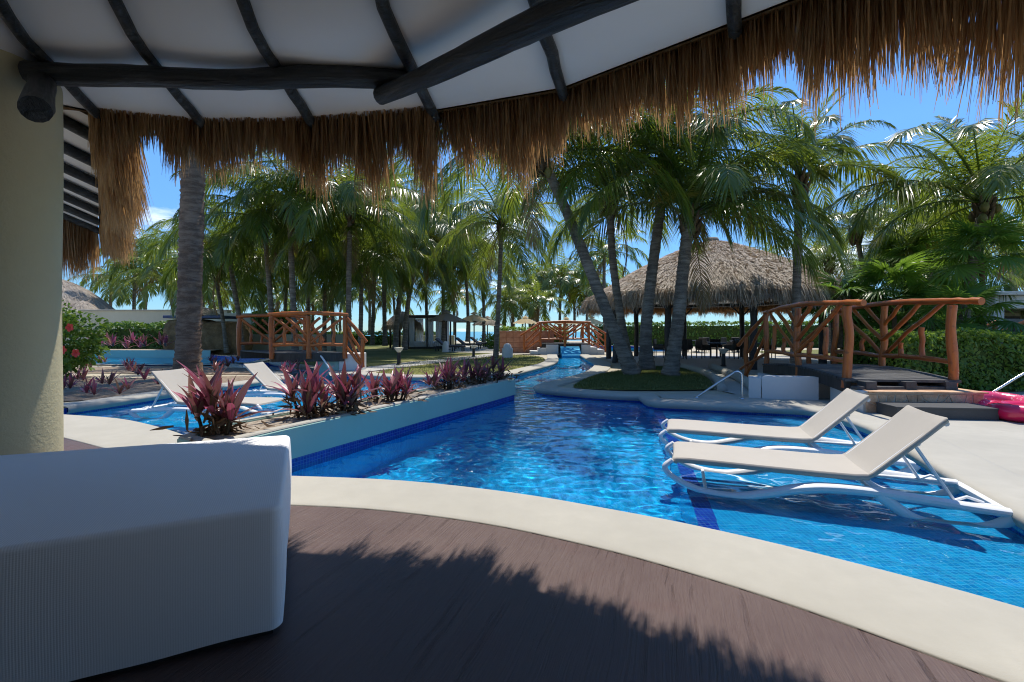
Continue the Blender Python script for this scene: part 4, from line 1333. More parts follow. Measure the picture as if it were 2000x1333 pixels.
def blades(n, loop, zf, name, hmin=.03, hmax=.07, seed=5):
    r = np.random.default_rng(seed); L = np.array(loop)
    P = r.uniform(L.min(0), L.max(0), (n * 3, 2)); P = P[inside(P, loop)][:n]; n = len(P)
    z = np.array([zf(x, y) for x, y in P]); h = r.uniform(hmin, hmax, n); a = r.uniform(0, 2 * PI, n)
    d = np.column_stack([np.cos(a), np.sin(a)])
    X = np.zeros((n, 3, 3))
    for k, f in enumerate((0, .55, 1.0)):
        X[:, k, :2] = P + d * (h * .5 * f * f)[:, None]; X[:, k, 2] = z + h * f
    S = np.column_stack([-d[:, 1], d[:, 0], np.zeros(n)])
    m = MB(); m.ribbons(X, np.full((n, 1), .004) * np.array([[1, .8, .15]]), S)
    o = m.build(name, 'grass_blade'); o['kind'] = 'stuff'; return o
blades(26000, ISLs, lambda x, y: mound(x, y) - .004, 'grass', .025, .06)
blades(9000, L1s, lambda x, y: -.004, 'grass', .03, .08, 6)

# ------------------------------------------------------------------ palms
leaf_mat('palm_leaf', (0.030, 0.078, 0.014), (0.120, 0.170, 0.024), .40, .28, (0.50, 0.62, 0.05), .7, (0.42, 0.30, 0.05))
leaf_mat('dry_leaf', (0.20, 0.13, 0.06), (0.30, 0.21, 0.09), .25, .6, (0.40, 0.25, 0.08), .3)
leaf_mat('fan_leaf', (0.045, 0.12, 0.022), (0.12, 0.22, 0.035), .46, .35, (0.34, 0.55, 0.05), .5)
rough_mat('frond_stem', (0.16, 0.17, 0.05), .5, .3, 5, .2, 40, .004, .4, (0.26, 0.22, 0.08))
rough_mat('coconut_husk', (0.13, 0.15, 0.035), .5, .25, 6, .2, 30, .004, .4, (0.22, 0.17, 0.05))
rough_mat('palm_fibre', (0.12, 0.085, 0.05), .95, .4, 9, 1.0, 40, .02, .1, (0.22, 0.16, 0.10))
def frond(L=3.6, e0=.6, droop=1.9, nl=54, ll=.72, hang=.5, seed=0, width=.0165, K=3, sway=.25, dry=False):
    r = np.random.default_rng(500 + seed)
    n = 22
    s = np.linspace(0, 1, n)
    e = e0 - droop * s ** 1.35
    yaw = sway * s ** 1.5 * r.choice([-1, 1]) * r.uniform(.4, 1)
    T = np.column_stack([np.cos(e) * np.cos(yaw), np.cos(e) * np.sin(yaw), np.sin(e)])
    P = np.vstack([[0, 0, 0], np.cumsum((T[:-1] + T[1:]) / 2 * L / (n - 1), axis=0)])
    m = MB()
    m.tube(P, np.linspace(.034, .006, n) * (L / 3.6), 5, cap=False)
    ribs_n = m.nv
    for sg in (-1, 1):
        t = np.sort(np.clip(np.linspace(.14, .995, nl) + r.normal(0, .004, nl), .12, 1))
        p = np.column_stack([np.interp(t, s, P[:, k]) for k in range(3)])
        tg = np.column_stack([np.interp(t, s, T[:, k]) for k in range(3)]); tg /= np.linalg.norm(tg, axis=1)[:, None]
        side = np.cross(tg, np.array([0, 0, 1.0])); side /= np.linalg.norm(side, axis=1)[:, None] + 1e-9
        up = np.cross(side, tg)
        a = np.interp(t, [.12, .4, .8, 1], [1.15, 1.0, .72, .30]) + r.normal(0, .07, nl)
        d = side * (sg * np.sin(a))[:, None] + tg * np.cos(a)[:, None] + up * (.22 + r.normal(0, .08, nl))[:, None]
        d /= np.linalg.norm(d, axis=1)[:, None]
        ln = ll * np.interp(t, [.12, .25, .5, .8, 1], [.62, .95, 1.0, .78, .36]) * r.uniform(.88, 1.08, nl)
        f = np.linspace(0, 1, K)
        X = p[:, None] + d[:, None] * (ln[:, None] * f)[..., None]
        X[..., 2] -= hang * ln[:, None] * f ** 2 * r.uniform(.7, 1.3, nl)[:, None]
        wv = tg - d * (tg * d).sum(1)[:, None]; wv /= np.linalg.norm(wv, axis=1)[:, None] + 1e-9
        tw = r.normal(0, .35, nl)
        nn = np.cross(d, wv)
        wv = wv * np.cos(tw)[:, None] + nn * np.sin(tw)[:, None]
        prof = np.array([.55, 1.0, .10]) if K == 3 else np.array([.5, 1, .85, .08])
        m.ribbons(X, (width * prof)[None] * np.ones((nl, 1)), wv)
    me = m.mesh('frond', 'dry_leaf' if dry else 'palm_leaf')
    return me
# classes from upright spear to hanging skirt
FR = {
    'up':   [frond(3.3, 1.35, .75, 74, .62, .25, i) for i in range(2)],
    'high': [frond(3.9, 1.05, 1.75, 92, .82, .60, 10 + i) for i in range(3)],
    'mid':  [frond(4.0, .62, 1.75, 96, .88, .85, 20 + i) for i in range(4)],
    'low':  [frond(3.7, .18, 1.55, 90, .86, .95, 30 + i) for i in range(4)],
    'hang': [frond(3.2, -.35, 1.15, 70, .72, .80, 40 + i) for i in range(2)],
    'dead': [frond(2.6, -.7, .85, 30, .5, .8, 50 + i, dry=True) for i in range(2)]}
# lighter fronds for the palms far off
FRF = {k: [frond({'up': 3.2, 'high': 3.6, 'mid': 3.7, 'low': 3.5, 'hang': 3.1, 'dead': 2.5}[k], {'up': 1.35, 'high': 1.05, 'mid': .62, 'low': .18, 'hang': -.35, 'dead': -.7}[k], {'up': .75, 'high': 1.65, 'mid': 1.75, 'low': 1.55, 'hang': 1.15, 'dead': .85}[k], 34, .78, .7, 70 + i + 5 * len(k), .038, dry=(k == 'dead')) for i in range(2)] for k in FR}
def trunk_mesh(path, r0, r1, ring=.13, flare=1.5, mat='trunk_bark', n=12, wob=.03):
    P = smooth_path(path, 10)
    seg = np.linalg.norm(np.diff(P, axis=0), axis=1); cum = np.concatenate([[0], np.cumsum(seg)])
    L = cum[-1]; k = max(8, int(L / ring))
    t = np.sort(np.concatenate([np.linspace(0, L, k + 1), np.linspace(0, L, k + 1)[1:] - .035]))
    Q = np.column_stack([np.interp(t, cum, P[:, i]) for i in range(3)])
    f = t / L
    R = .86 * (r0 + (r1 - r0) * f ** .8)
    R = R * (1 + (flare - 1) * np.exp(-t / .45))
    step = np.zeros(len(t)); step[1::2] = 1
    R = R * (1 + .085 * step + rng.normal(0, .018, len(t)))
    m = MB(); m.tube(Q, R, n, wob=wob)
    return m
def palm(label, path, r0, r1, nf=22, size=1.0, group='coconut palms round the pool', far=False, dead=2, nuts=0, seed=0, aim=(), flare=1.5, lean=0.0, name='coconut_palm', trunk='trunk_bark', cl=(.10, .34, .66, .90)):
    r = random.Random(900 + seed)
    base, top = Vector(path[0]), Vector(path[-1])
    t = thing(name, label, 'palm tree', tuple(base), 0, group)
    trunk_mesh(path, r0, r1, .13 if not far else .35, flare, trunk, 12 if not far else 8).build('trunk', trunk, t, smooth=not far)
    src = FRF if far else FR
    lt = top - base
    for i in range(nf):
        f = i / max(1, nf - 1)
        c = 'up' if f < cl[0] else 'high' if f < cl[1] else 'mid' if f < cl[2] else 'low' if f < cl[3] else 'hang'
        az = i * 2.39996 + r.uniform(-.25, .25) + seed
        link('frond', r.choice(src[c]), t, tuple(lt + Vector((0, 0, .10 * (1 - f)))), (r.uniform(-.2, .2), r.uniform(-.10, .10), az), size * r.uniform(.86, 1.1))
    for (az, c, k) in aim:
        link('frond', r.choice(src[c]), t, tuple(lt), (0, 0, az), k)
    for i in range(dead):
        link('frond', r.choice(src['dead']), t, tuple(lt - Vector((0, 0, .15))), (0, r.uniform(0, .4), r.uniform(0, 6.28)), size * r.uniform(.7, 1))
    if not far:
        # fibrous boots where the stems leave the trunk
        m = MB()
        for i in range(16):
            a = i * 2.4; z = -.55 + .55 * (i / 16)
            p0 = top + Vector((math.cos(a) * r1 * .8, math.sin(a) * r1 * .8, z)); p1 = p0 + Vector((math.cos(a) * .16, math.sin(a) * .16, .34))
            m.tube([p0, p0 * .5 + p1 * .5 + Vector((math.cos(a) * .02, math.sin(a) * .02, 0)), p1], [.075, .05, .02], 5)
        o = m.build('stem_boots', 'palm_fibre', t, smooth=True); o['kind'] = 'stuff'
        for i in range(nuts):
            a = r.uniform(0, 6.28); q = top + Vector((math.cos(a) * (r1 + .14), math.sin(a) * (r1 + .14), -.12 - r.uniform(0, .4)))
            m = MB(); m.lathe([(.001, -.15), (.06, -.12), (.10, -.03), (.10, .04), (.06, .12), (.001, .15)], 8, tuple(q)); m.build('coconut', 'coconut_husk', t, smooth=True)
    return t
def via(pts, Y0, Y1):
    """path through pixels with the distance running from Y0 to Y1"""
    n = len(pts)
    return [tuple(at(px, py, Y0 + (Y1 - Y0) * i / (n - 1))) for i, (px, py) in enumerate(pts)]
# four on the island
palm('leaning ringed palm of the island clump, its trunk bowing far out to the left', via([(1236, 731), (1205, 660), (1165, 560), (1105, 410), (1056, 305)], 12.9, 12.0), .20, .135, 24, 1.12, nuts=7, seed=1, flare=1.55, group='palms of the island clump', cl=(.16, .60, .95, 1.01), dead=1)
palm('slim ringed palm rising straight between the leaning palm and the thatched roof', via([(1228, 712), (1212, 620), (1196, 500), (1192, 392)], 14.4, 14.4), .16, .12, 22, .98, nuts=5, seed=2, group='palms of the island clump', cl=(.16, .60, .95, 1.01), dead=1)
palm('ringed palm leaning slightly right, third trunk of the island clump', via([(1263, 722), (1262, 640), (1275, 520), (1292, 395), (1302, 325)], 13.2, 13.4), .20, .15, 24, 1.12, nuts=6, seed=3, group='palms of the island clump', cl=(.16, .60, .95, 1.01), dead=1)
palm('stout ringed palm standing nearest the round thatched bar, its lowest fronds over the roof', via([(1309, 734), (1324, 630), (1336, 510), (1348, 425)], 12.4, 12.3), .20, .17, 20, 1.05, nuts=3, seed=4, aim=((.35, 'high', 1.45), (.1, 'mid', 1.15), (-.25, 'low', 1.0), (.8, 'high', 1.3)), group='palms of the island clump', cl=(.16, .60, .95, 1.01), dead=1)
# right side
palm('slender palm standing behind the big orange footbridge, its trunk crossing the thatched roof', via([(1551, 745), (1555, 620), (1558, 480), (1563, 352)], 13.2, 13.2), .135, .115, 18, .80, seed=5, aim=((.15, 'mid', .95),), cl=(.18, .62, .97, 1.01), dead=0)
palm('palm with long arching fronds beside the white house at the right', via([(1870, 735), (1880, 640), (1900, 520), (1922, 398)], 12.8, 12.8), .15, .13, 20, .95, cl=(.16, .5, .85, 1.01), dead=1, seed=6, nuts=4, aim=((PI - .2, 'mid', 1.25), (PI + .3, 'high', 1.2), (1.2, 'up', 1.2)))
palm('thin palm between the footbridge and the fan palms, right of the thatched roof', via([(1693, 700), (1690, 600), (1684, 520), (1672, 452)], 16.5, 16.5), .10, .085, 16, .62, seed=7, cl=(.18, .6, .95, 1.01), dead=0)
palm('dark palm with drooping crown behind the fan palms', via([(1822, 700), (1820, 600), (1812, 500), (1806, 440)], 17.5, 17.5), .12, .10, 18, .85, seed=8)
palm('tall palm reaching above the right edge of the hedge', via([(2090, 720), (2078, 560), (2062, 430), (2050, 320)], 15.0, 15.0), .14, .12, 16, .9, seed=9, cl=(.2, .6, .95, 1.01), dead=0)
palm('bushy palm right behind the thatched roof', via([(1625, 690), (1622, 600), (1618, 560), (1620, 515)], 24, 24), .14, .12, 20, .95, seed=10)
palm('palm behind the fan palms, second from the thatched roof', via([(1790, 690), (1793, 600), (1796, 530), (1792, 468)], 21, 21), .14, .12, 22, 1.05, seed=11)
palm('low broad palm filling the gap left of the white house', via([(1850, 700), (1853, 620), (1850, 560)], 19, 19), .14, .12, 18, .8, seed=12)
# the thick royal palm at the left
palm('thick brown palm trunk standing in the gravel bed at the left, crown above the fringe', via([(366, 742), (369, 640), (372, 520), (376, 380), (380, 200), (384, 30)], 13.2, 13.2), .355, .31, 24, 1.15, dead=3, seed=13, flare=1.32, name='royal_palm', trunk='big_trunk_bark')
# the grove between the left footbridge and the sea
GROVE = [
    ('grey ringed palm just right of the left footbridge middle post', [(577, 700), (573, 600), (568, 480), (565, 395)], 20.0, .15, .12, 24, 1.0),
    ('dark palm rising behind the left footbridge, beside the pale ringed one', [(534, 695), (529, 600), (521, 500), (516, 430)], 21.0, .14, .11, 24, 1.0),
    ('palm with a dark upright trunk at the right end of the left footbridge', [(681, 690), (681, 600), (682, 500), (684, 412)], 20.5, .14, .12, 26, 1.05),
    ('palm leaning left behind the beige wall, near the thick trunk', [(473, 690), (467, 620), (457, 560), (447, 495)], 23.0, .14, .11, 22, 1.0),
    ('small leaning palm beside the brown rock fountain', [(443, 690), (436, 630), (428, 580), (422, 535)], 25.5, .12, .10, 20, .85),
    ('lone slender palm between the leaning trunks and the far footbridge', [(968, 699), (973, 610), (977, 520), (979, 440)], 22.8, .135, .115, 24, 1.0),
    ('palm leaning right behind the garden lamp, left of a crossing pair', [(772, 684), (776, 620), (787, 540), (803, 462)], 29.0, .20, .13, 24, 1.1),
    ('palm crossing its neighbour behind the garden lamp, right of the pair', [(790, 684), (795, 610), (806, 540), (824, 478)], 28.0, .18, .13, 24, 1.05),
    ('palm behind the sloping handrail of the left footbridge', [(703, 688), (705, 620), (706, 560), (710, 505)], 23.5, .13, .11, 22, .95),
    ('thin palm on the lawn behind the left footbridge, with a bare lower trunk', [(727, 674), (729, 610), (731, 540), (736, 478)], 34.0, .16, .13, 22, 1.1),
    ('palm with a high crown above the middle of the grove', [(752, 676), (750, 570), (750, 470), (752, 385)], 32.0, .17, .14, 24, 1.15),
    ('palm behind the white curtained cabana', [(866, 668), (866, 580), (862, 510), (858, 440)], 33.0, .16, .13, 24, 1.15),
    ('palm with yellowing fronds behind the beige parasol', [(913, 668), (914, 620), (912, 570), (908, 525)], 34.0, .15, .12, 22, 1.05),
    ('palm behind the left footbridge, between its two middle posts', [(633, 690), (634, 610), (636, 530), (640, 455)], 28.0, .15, .12, 22, 1.1),
    ('short palm low behind the left footbridge', [(652, 690), (650, 630), (648, 580), (650, 525)], 26.5, .13, .11, 20, .9),
    ('far palm behind the left end of the left footbridge', [(518, 690), (514, 620), (511, 560), (509, 500)], 30.0, .14, .12, 20, 1.0),
    ('far palm standing between the two nearest trunks of the grove', [(556, 690), (557, 630), (558, 570), (562, 515)], 33.0, .15, .12, 20, 1.05),
    ('tall far palm showing over the left footbridge', [(602, 690), (602, 600), (601, 510), (600, 430)], 35.0, .17, .14, 22, 1.2),
    ('palm with an arching crown beside the white cabana roof', [(834, 672), (833, 610), (832, 560), (836, 520)], 36.0, .15, .12, 20, 1.05),
    ('palm whose crown hangs behind the leaning island trunk', [(945, 668), (945, 610), (944, 560), (948, 500)], 38.0, .16, .13, 20, 1.1),
]
for i, (lab, px, Y, r0, r1, nf, sz) in enumerate(GROVE):
    palm(lab, via(px, Y, Y), r0, r1, nf, sz * 1.14, 'palms of the grove towards the sea', seed=20 + i, dead=1, flare=1.35)
FARP = [
    ('thin twin palm beyond the beige wall, the left of the two', [(261, 640), (262, 580), (263, 535)], 42, 1.0),
    ('thin twin palm beyond the beige wall, the taller right one', [(283, 640), (284, 570), (288, 495)], 41, 1.05),
    ('far palm leaning out behind the thick trunk', [(345, 640), (335, 590), (322, 545)], 38, 1.0),
    ('far palm directly behind the thick trunk', [(395, 650), (396, 590), (398, 520)], 36, 1.05),
    ('far palm at the left edge of the distant row over the red wall', [(1003, 650), (1002, 610), (1004, 575)], 48, 1.0),
    ('far palm second in the distant row over the red wall', [(1035, 650), (1034, 600), (1036, 560)], 52, 1.1),
    ('far palm in the distant row above the small footbridge', [(1065, 650), (1064, 600), (1062, 548)], 50, 1.15),
    ('far palm with a pale crown above the small footbridge', [(1093, 650), (1094, 600), (1096, 545)], 47, 1.05),
    ('far palm at the right of the small footbridge', [(1122, 650), (1122, 610), (1120, 568)], 49, 1.0),
    ('far palm half hidden by the leaning island trunk', [(1146, 650), (1147, 600), (1148, 560)], 46, 1.0),
    ('dark far palm standing above the left slope of the thatched roof', [(1182, 650), (1180, 570), (1180, 500)], 36, 1.05),
    ('low far palm behind the red wall parasols', [(1050, 650), (1050, 620), (1052, 595)], 42, .85),
    ('low far palm between the parasols and the sea', [(985, 650), (986, 620), (988, 590)], 44, .9),
    ('far palm peeping over the ridge of the thatched roof', [(1505, 640), (1506, 560), (1508, 512)], 55, 1.0),
    ('far palm behind the white house', [(1985, 640), (1982, 540), (1978, 480)], 34, 1.2),
    ('far palm left of the beige wall, behind the hedge', [(215, 640), (216, 590), (218, 550)], 46, .9),
    ('far palm low between the grove trunks', [(610, 655), (611, 620), (612, 585)], 46, 1.0),
    ('far palm low behind the crossing pair', [(770, 655), (771, 620), (768, 575)], 48, 1.0),
    ('far palm low behind the curtained cabana', [(888, 655), (887, 620), (884, 580)], 50, 1.0),
    ('far palm low beside the sea gap of the grove', [(665, 655), (664, 620), (668, 580)], 50, 1.0),
    ('far palm behind the dark grove trunks at the left', [(545, 655), (544, 620), (540, 575)], 48, 1.0),
    ('far palm low behind the leaning small palm', [(470, 655), (470, 620), (476, 580)], 50, 1.0),
    ('far palm low at the left of the grove', [(415, 655), (413, 620), (408, 585)], 47, .95),
    ('far palm above the thatched beach hut', [(722, 655), (722, 600), (720, 555)], 44, 1.0),
]
for i, (lab, px, Y, sz) in enumerate(FARP):
    palm(lab, via(px, Y, Y), .17, .14, 20, sz * 1.12, 'palms far off by the sea', True, 1, 0, 60 + i, flare=1.2)

# ------------------------------------------------------------------ fan palms at the right
def fan_leaf(R=.75, n=34, seed=0):
    r = np.random.default_rng(seed)
    m = MB()
    P = smooth_path([(0, 0, 0), (.35, 0, .22), (.8, 0, .36)], 5)
    m.tube(P, np.linspace(.014, .008, len(P)), 4, cap=False)
    c = P[-1]
    a = np.linspace(-2.5, 2.5, n)
    L = R * (.72 + .28 * np.cos(a * .5)) * r.uniform(.93, 1.05, n)
    d = np.column_stack([np.cos(a), np.sin(a), -.10 - .12 * np.abs(a) / 2.5 + r.normal(0, .04, n)])
    f = np.array([0, .55, 1.0])
    X = c + d[:, None] * (L[:, None] * f)[..., None]
    X[..., 2] -= .30 * L[:, None] * f ** 2.4 * r.uniform(.5, 1.4, n)[:, None]
    S = np.column_stack([-np.sin(a), np.cos(a), .25 * ((np.arange(n) % 2) * 2 - 1)])
    m.ribbons(X, np.array([[.005, .025, .002]]) * np.ones((n, 1)) * R / .75, S)
    return m.mesh('fan_leaf', 'fan_leaf')
FAN = [fan_leaf(.75, 42, i) for i in range(4)]
def fan_palm(label, base, h, n, sz, seed):
    r = random.Random(seed)
    t = thing('fan_palm', label, 'palm tree', tuple(base), 0, 'fan palms by the hedge')
    if h > .3: trunk_mesh([tuple(base), tuple(base + Vector((.03, 0, h * .5))), tuple(base + Vector((.0, .02, h)))], .07, .06, .2).build('trunk', 'palm_fibre', t, smooth=True)
    for i in range(n):
        f = i / n
        link('fan_leaf', r.choice(FAN), t, (0, 0, h + .12 * (1 - f)), (r.uniform(-.2, .2), -1.0 + 1.55 * f + r.uniform(-.15, .15), i * 2.4 + r.uniform(-.3, .3)), sz * r.uniform(.85, 1.15))
    return t
fan_palm('bright fan palm left of the white house, above the hedge', at(1918, 640, 12.2), 1.75, 18, .95, 1)
fan_palm('fan palm with pale leaves just right of the thatched roof', at(1640, 680, 15.0), 1.25, 16, .95, 2)
fan_palm('fan palm sagging over the hedge beside the tall end post', at(1885, 700, 11.6), .80, 13, .85, 3)
fan_palm('fan palm in the thicket above the middle of the footbridge rail', at(1745, 690, 14.0), 1.7, 17, .95, 4)
fan_palm('dark fan palm low under the drooping palm crown', at(1820, 690, 14.5), 1.3, 14, .9, 5)
fan_palm('tall fan palm in the thicket, topmost fan leaves', at(1770, 690, 15.5), 2.8, 18, 1.0, 6)
fan_palm('fan palm left of the tall end post, low behind the rail', at(1700, 690, 15.0), 1.0, 13, .85, 7)

# ------------------------------------------------------------------ leafy shrubs and hedges
leaf_mat('hedge_leaf', (0.08, 0.16, 0.026), (0.21, 0.32, 0.05), .48, .42, (0.42, 0.58, 0.06), .4)
leaf_mat('bright_leaf', (0.05, 0.125, 0.016), (0.15, 0.25, 0.03), .34, .42, (0.22, 0.34, 0.03), .4)
rough_mat('hedge_core', (0.05, 0.08, 0.022), .9, .4, 6, .8, 30, .03, .05)
rough_mat('twig', (0.07, 0.055, 0.035), .9, .3, 5, .4, 40, .006, .1)
def leaf_cloud(n, pts, nrm, size, mat, name, parent, seed=0, wid=.62):
    """leaves as folded little blades at given points, facing roughly outwards"""
    r = np.random.default_rng(seed)
    n = len(pts)
    tg = np.cross(nrm, r.normal(0, 1, (n, 3))); tg /= np.linalg.norm(tg, axis=1)[:, None] + 1e-9
    d = tg + nrm * r.uniform(.0, .8, (n, 1)) + r.normal(0, .3, (n, 3)); d /= np.linalg.norm(d, axis=1)[:, None]
    s_ = np.cross(d, nrm + r.normal(0, .45, (n, 3))); s_ /= np.linalg.norm(s_, axis=1)[:, None]
    L = size * r.uniform(.6, 1.25, n)
    X = pts[:, None] + d[:, None] * (L[:, None] * np.array([-.1, .5, 1.0]))[..., None]
    X[..., 2] -= (L[:, None] * np.array([0, .03, .22]))
    m = MB(); m.ribbons(X, (L * wid)[:, None] * np.array([[.25, .5, .08]]), s_)
    o = m.build(name, mat, parent); o['kind'] = 'stuff'; return o
def bush(label, c, rad, n, size, mat='hedge_leaf', seed=0, cat='bush', name='bush', group=None, stems=7):
    r = np.random.default_rng(seed)
    c = Vector(c); t = thing(name, label, cat, (c.x, c.y, c.z - rad[2]), 0, group)
    u = r.normal(0, 1, (n, 3)); u /= np.linalg.norm(u, axis=1)[:, None]
    lump = 1 + .16 * np.sin(u[:, 0] * 5 + seed) * np.sin(u[:, 1] * 6 + 1) + .12 * np.sin(u[:, 2] * 9 + u[:, 0] * 7) + .1 * np.sin(u[:, 1] * 13 + u[:, 2] * 11)
    q = r.uniform(.55, 1.0, n) ** .5
    P = np.array(c) + u * (lump * q)[:, None] * np.array(rad)
    P[:, 2] = np.maximum(P[:, 2], c.z - rad[2] + .03)
    leaf_cloud(n, P, u, size, mat, 'foliage', t, seed)
    m = MB()
    for i in range(stems):
        a = i * 2.4; e = Vector((math.cos(a) * rad[0] * .6, math.sin(a) * rad[1] * .6, rad[2] * .5))
        b = Vector((c.x + math.cos(a) * .06, c.y + math.sin(a) * .06, c.z - rad[2] - .02))
        m.tube([b, (b + c + e) / 2 + Vector((0, 0, -.1)), c + e], [.022, .015, .006], 5)
    o = m.build('stems', 'twig', t); o['kind'] = 'stuff'
    return t
def hedge(label, loop, z0, z1, dens, size, mat='hedge_leaf', seed=0, bumpy=.08):
    r = np.random.default_rng(seed)
    L = np.array(loop); n = len(L); c = L.mean(0)
    t = thing('hedge', label, 'hedge', (*c, z0))
    pts, nr = [], []
    for i in range(n):
        a, b = L[i], L[(i + 1) % n]; ln = np.linalg.norm(b - a); k = int(ln * (z1 - z0) * dens)
        f, z = r.uniform(0, 1, k), r.uniform(z0, z1, k)
        nn = np.array([(b - a)[1], -(b - a)[0]]) / ln
        if nn @ ((a + b) / 2 - c) < 0: nn = -nn
        p = a + (b - a) * f[:, None]
        o = r.uniform(-.16, .03, k) + bumpy * np.sin(f * ln * 3.1) * np.sin(z * 5 + f * ln) - .10 * np.clip((z - z1 + .15) / .15, 0, 1) ** 2
        pts.append(np.column_stack([p + nn * o[:, None], z])); nr.append(np.tile([*nn, .25], (k, 1)))
    lo, hi = L.min(0), L.max(0); k = int((hi - lo).prod() * dens)
    P = r.uniform(lo, hi, (k, 2)); P = P[inside(P, loop)]
    pts.append(np.column_stack([P, z1 + r.uniform(-.12, .05, len(P)) + bumpy * np.sin(P[:, 0] * 2.7) * np.sin(P[:, 1] * 3.3)])); nr.append(np.tile([0, 0, 1.0], (len(P), 1)))
    P = np.vstack(pts)
    leaf_cloud(len(P), P, np.vstack(nr), size, mat, 'foliage', t, seed)
    q = [tuple(c + (p - c) * (1 - .30 / max(.5, np.linalg.norm(p - c)))) for p in L]
    m = MB(); m.add([(*p, z0) for p in q] + [(*p, z1 - .30) for p in q], [np.array([[i, (i + 1) % n, n + (i + 1) % n, n + i] for i in range(n)]), np.array([[n, n + i, n + i + 1] for i in range(1, n - 1)])])
    m.build('twigs', 'hedge_core', t)
    return t
hedge('long clipped green hedge behind the large orange footbridge', [(8.05, 9.5), (9.6, 9.7), (15.5, 10.4), (21, 11.5), (21, 13.4), (15, 12.4), (9.6, 11.7), (8.35, 11.4)], 0, 1.24, 800, .085, seed=1)
bush('glossy green hibiscus bush beside the column', (-12.8, 12.75, 1.0), (.95, .9, .95), 5200, .10, 'bright_leaf', 2)
hedge('low clipped hedge along the teal planter at the far left', [(-24.5, 27.0), (-18.6, 27.0), (-18.2, 28.6), (-24.5, 28.6)], .25, 1.75, 120, .16, 'bright_leaf', 3, .16)
hedge('dark hedge standing on the low beige wall at the left', [(-16.8, 29.3), (-14.4, 29.3), (-14.2, 30.6), (-16.8, 30.6)], 1.0, 2.55, 130, .16, seed=4, bumpy=.14)
hedge('clipped hedge beyond the red tiled wall', [(-.9, 29.6), (3.6, 29.4), (3.6, 30.6), (-.9, 30.8)], 0, 1.55, 120, .14, seed=5)
bush('round green bush left of the red tiled wall', (-1.15, 34.5, .5), (.7, .7, .6), 900, .16, 'bright_leaf', 6, group='bushes by the far loungers')
bush('smaller green bush next to the far loungers', (-2.0, 41.0, .45), (.9, .7, .6), 700, .16, 'bright_leaf', 7, group='bushes by the far loungers')
hedge('low sea-grape hedge at the back of the lawn, seen through the left footbridge', [(-24, 44), (-7, 46), (-7, 48), (-24, 46)], 0, 1.15, 40, .26, 'bright_leaf', 8, .15)
hedge('hedge seen through the thatched bar', [(8.0, 44), (34, 32.5), (34.5, 34), (8.3, 45.5)], 0, 2.1, 45, .22, 'bright_leaf', 9)
hedge('dense green hedge behind the right-hand palms', [(12.2, 15.6), (16.4, 16.0), (16.4, 17.8), (12.4, 17.4)], 0, 1.9, 110, .17, seed=10, bumpy=.25)
for i, (px, py) in enumerate(((124, 684), (150, 690), (138, 640))):
    p = at(px, py, 11.75)
    fl = tag(MB().build('hibiscus_flower', 'twig') if False else None, '', '') if False else None
    m = MB(); r = rnd
    for k in range(5):
        a = k * 1.2566 + i
        d = Vector((math.cos(a), -.55, math.sin(a))); s1 = Vector((-math.sin(a), 0, math.cos(a)))
        X = np.array([[tuple(p), tuple(p + d * .06), tuple(p + d * .11 + Vector((0, .03, 0)))]])
        m.ribbons(X, np.array([[.012, .05, .03]]), np.array([tuple(s1)]))
    if i == 0: rough_mat('red_petal', (0.62, 0.03, 0.02), .5, .1, 8, .1, 60, .002, .3)
    o = m.build('hibiscus_flower', 'red_petal')
    tag(o, ('red hibiscus flower low on the bush by the column', 'red hibiscus flower right of the lowest one on the bush', 'red hibiscus flower high on the bush by the column')[i], 'flower', 'hibiscus flowers')

# ------------------------------------------------------------------ purple-leaved plants
def rhoeo_mat(name, pink):
    s = N(name)
    g = s.n('NewGeometry')
    r = s.n('ObjectInfo').outputs['Random']
    u = s.n('TexCoord').outputs['UV']
    sx = s.n('SeparateXYZ', i0=u)
    stripe = s.noise(1.0, 2, .5, s.n('Mapping', Vector=u, Scale=(14, .7, 1)).outputs[0])
    olive = s.mix(s.rng(stripe, .42, .60, 0, 1), (0.075, 0.10, 0.03), (0.20, 0.05, 0.08))
    pink = s.mix(s.rng(stripe, .36, .58, 0, 1), (0.17, 0.08, 0.055), (0.50, 0.085, 0.19))
    col = s.mix(s.rng(r, .30, .62, 0, 1), olive, pink)
    col = s.mix(s.rng(r, .84, .97, 0, .7), col, (0.30, 0.26, 0.10))
    col = s.mix(s.math('MULTIPLY', g.outputs['Backfacing'], .28), col, (0.27, 0.035, 0.10))
    b = s.bsdf(col, .36, None, .5)
    t = s.n('BsdfTranslucent', Color=s.mix(.5, col, (0.40, 0.10, 0.14, 1))).outputs[0]
    return s.done(s.n('MixShader', i0=.22, i1=b, i2=t).outputs[0])
rhoeo_mat('purple_leaf', 1)
leaf_mat('dead_leaf', (0.09, 0.05, 0.03), (0.17, 0.10, 0.05), .15, .7)
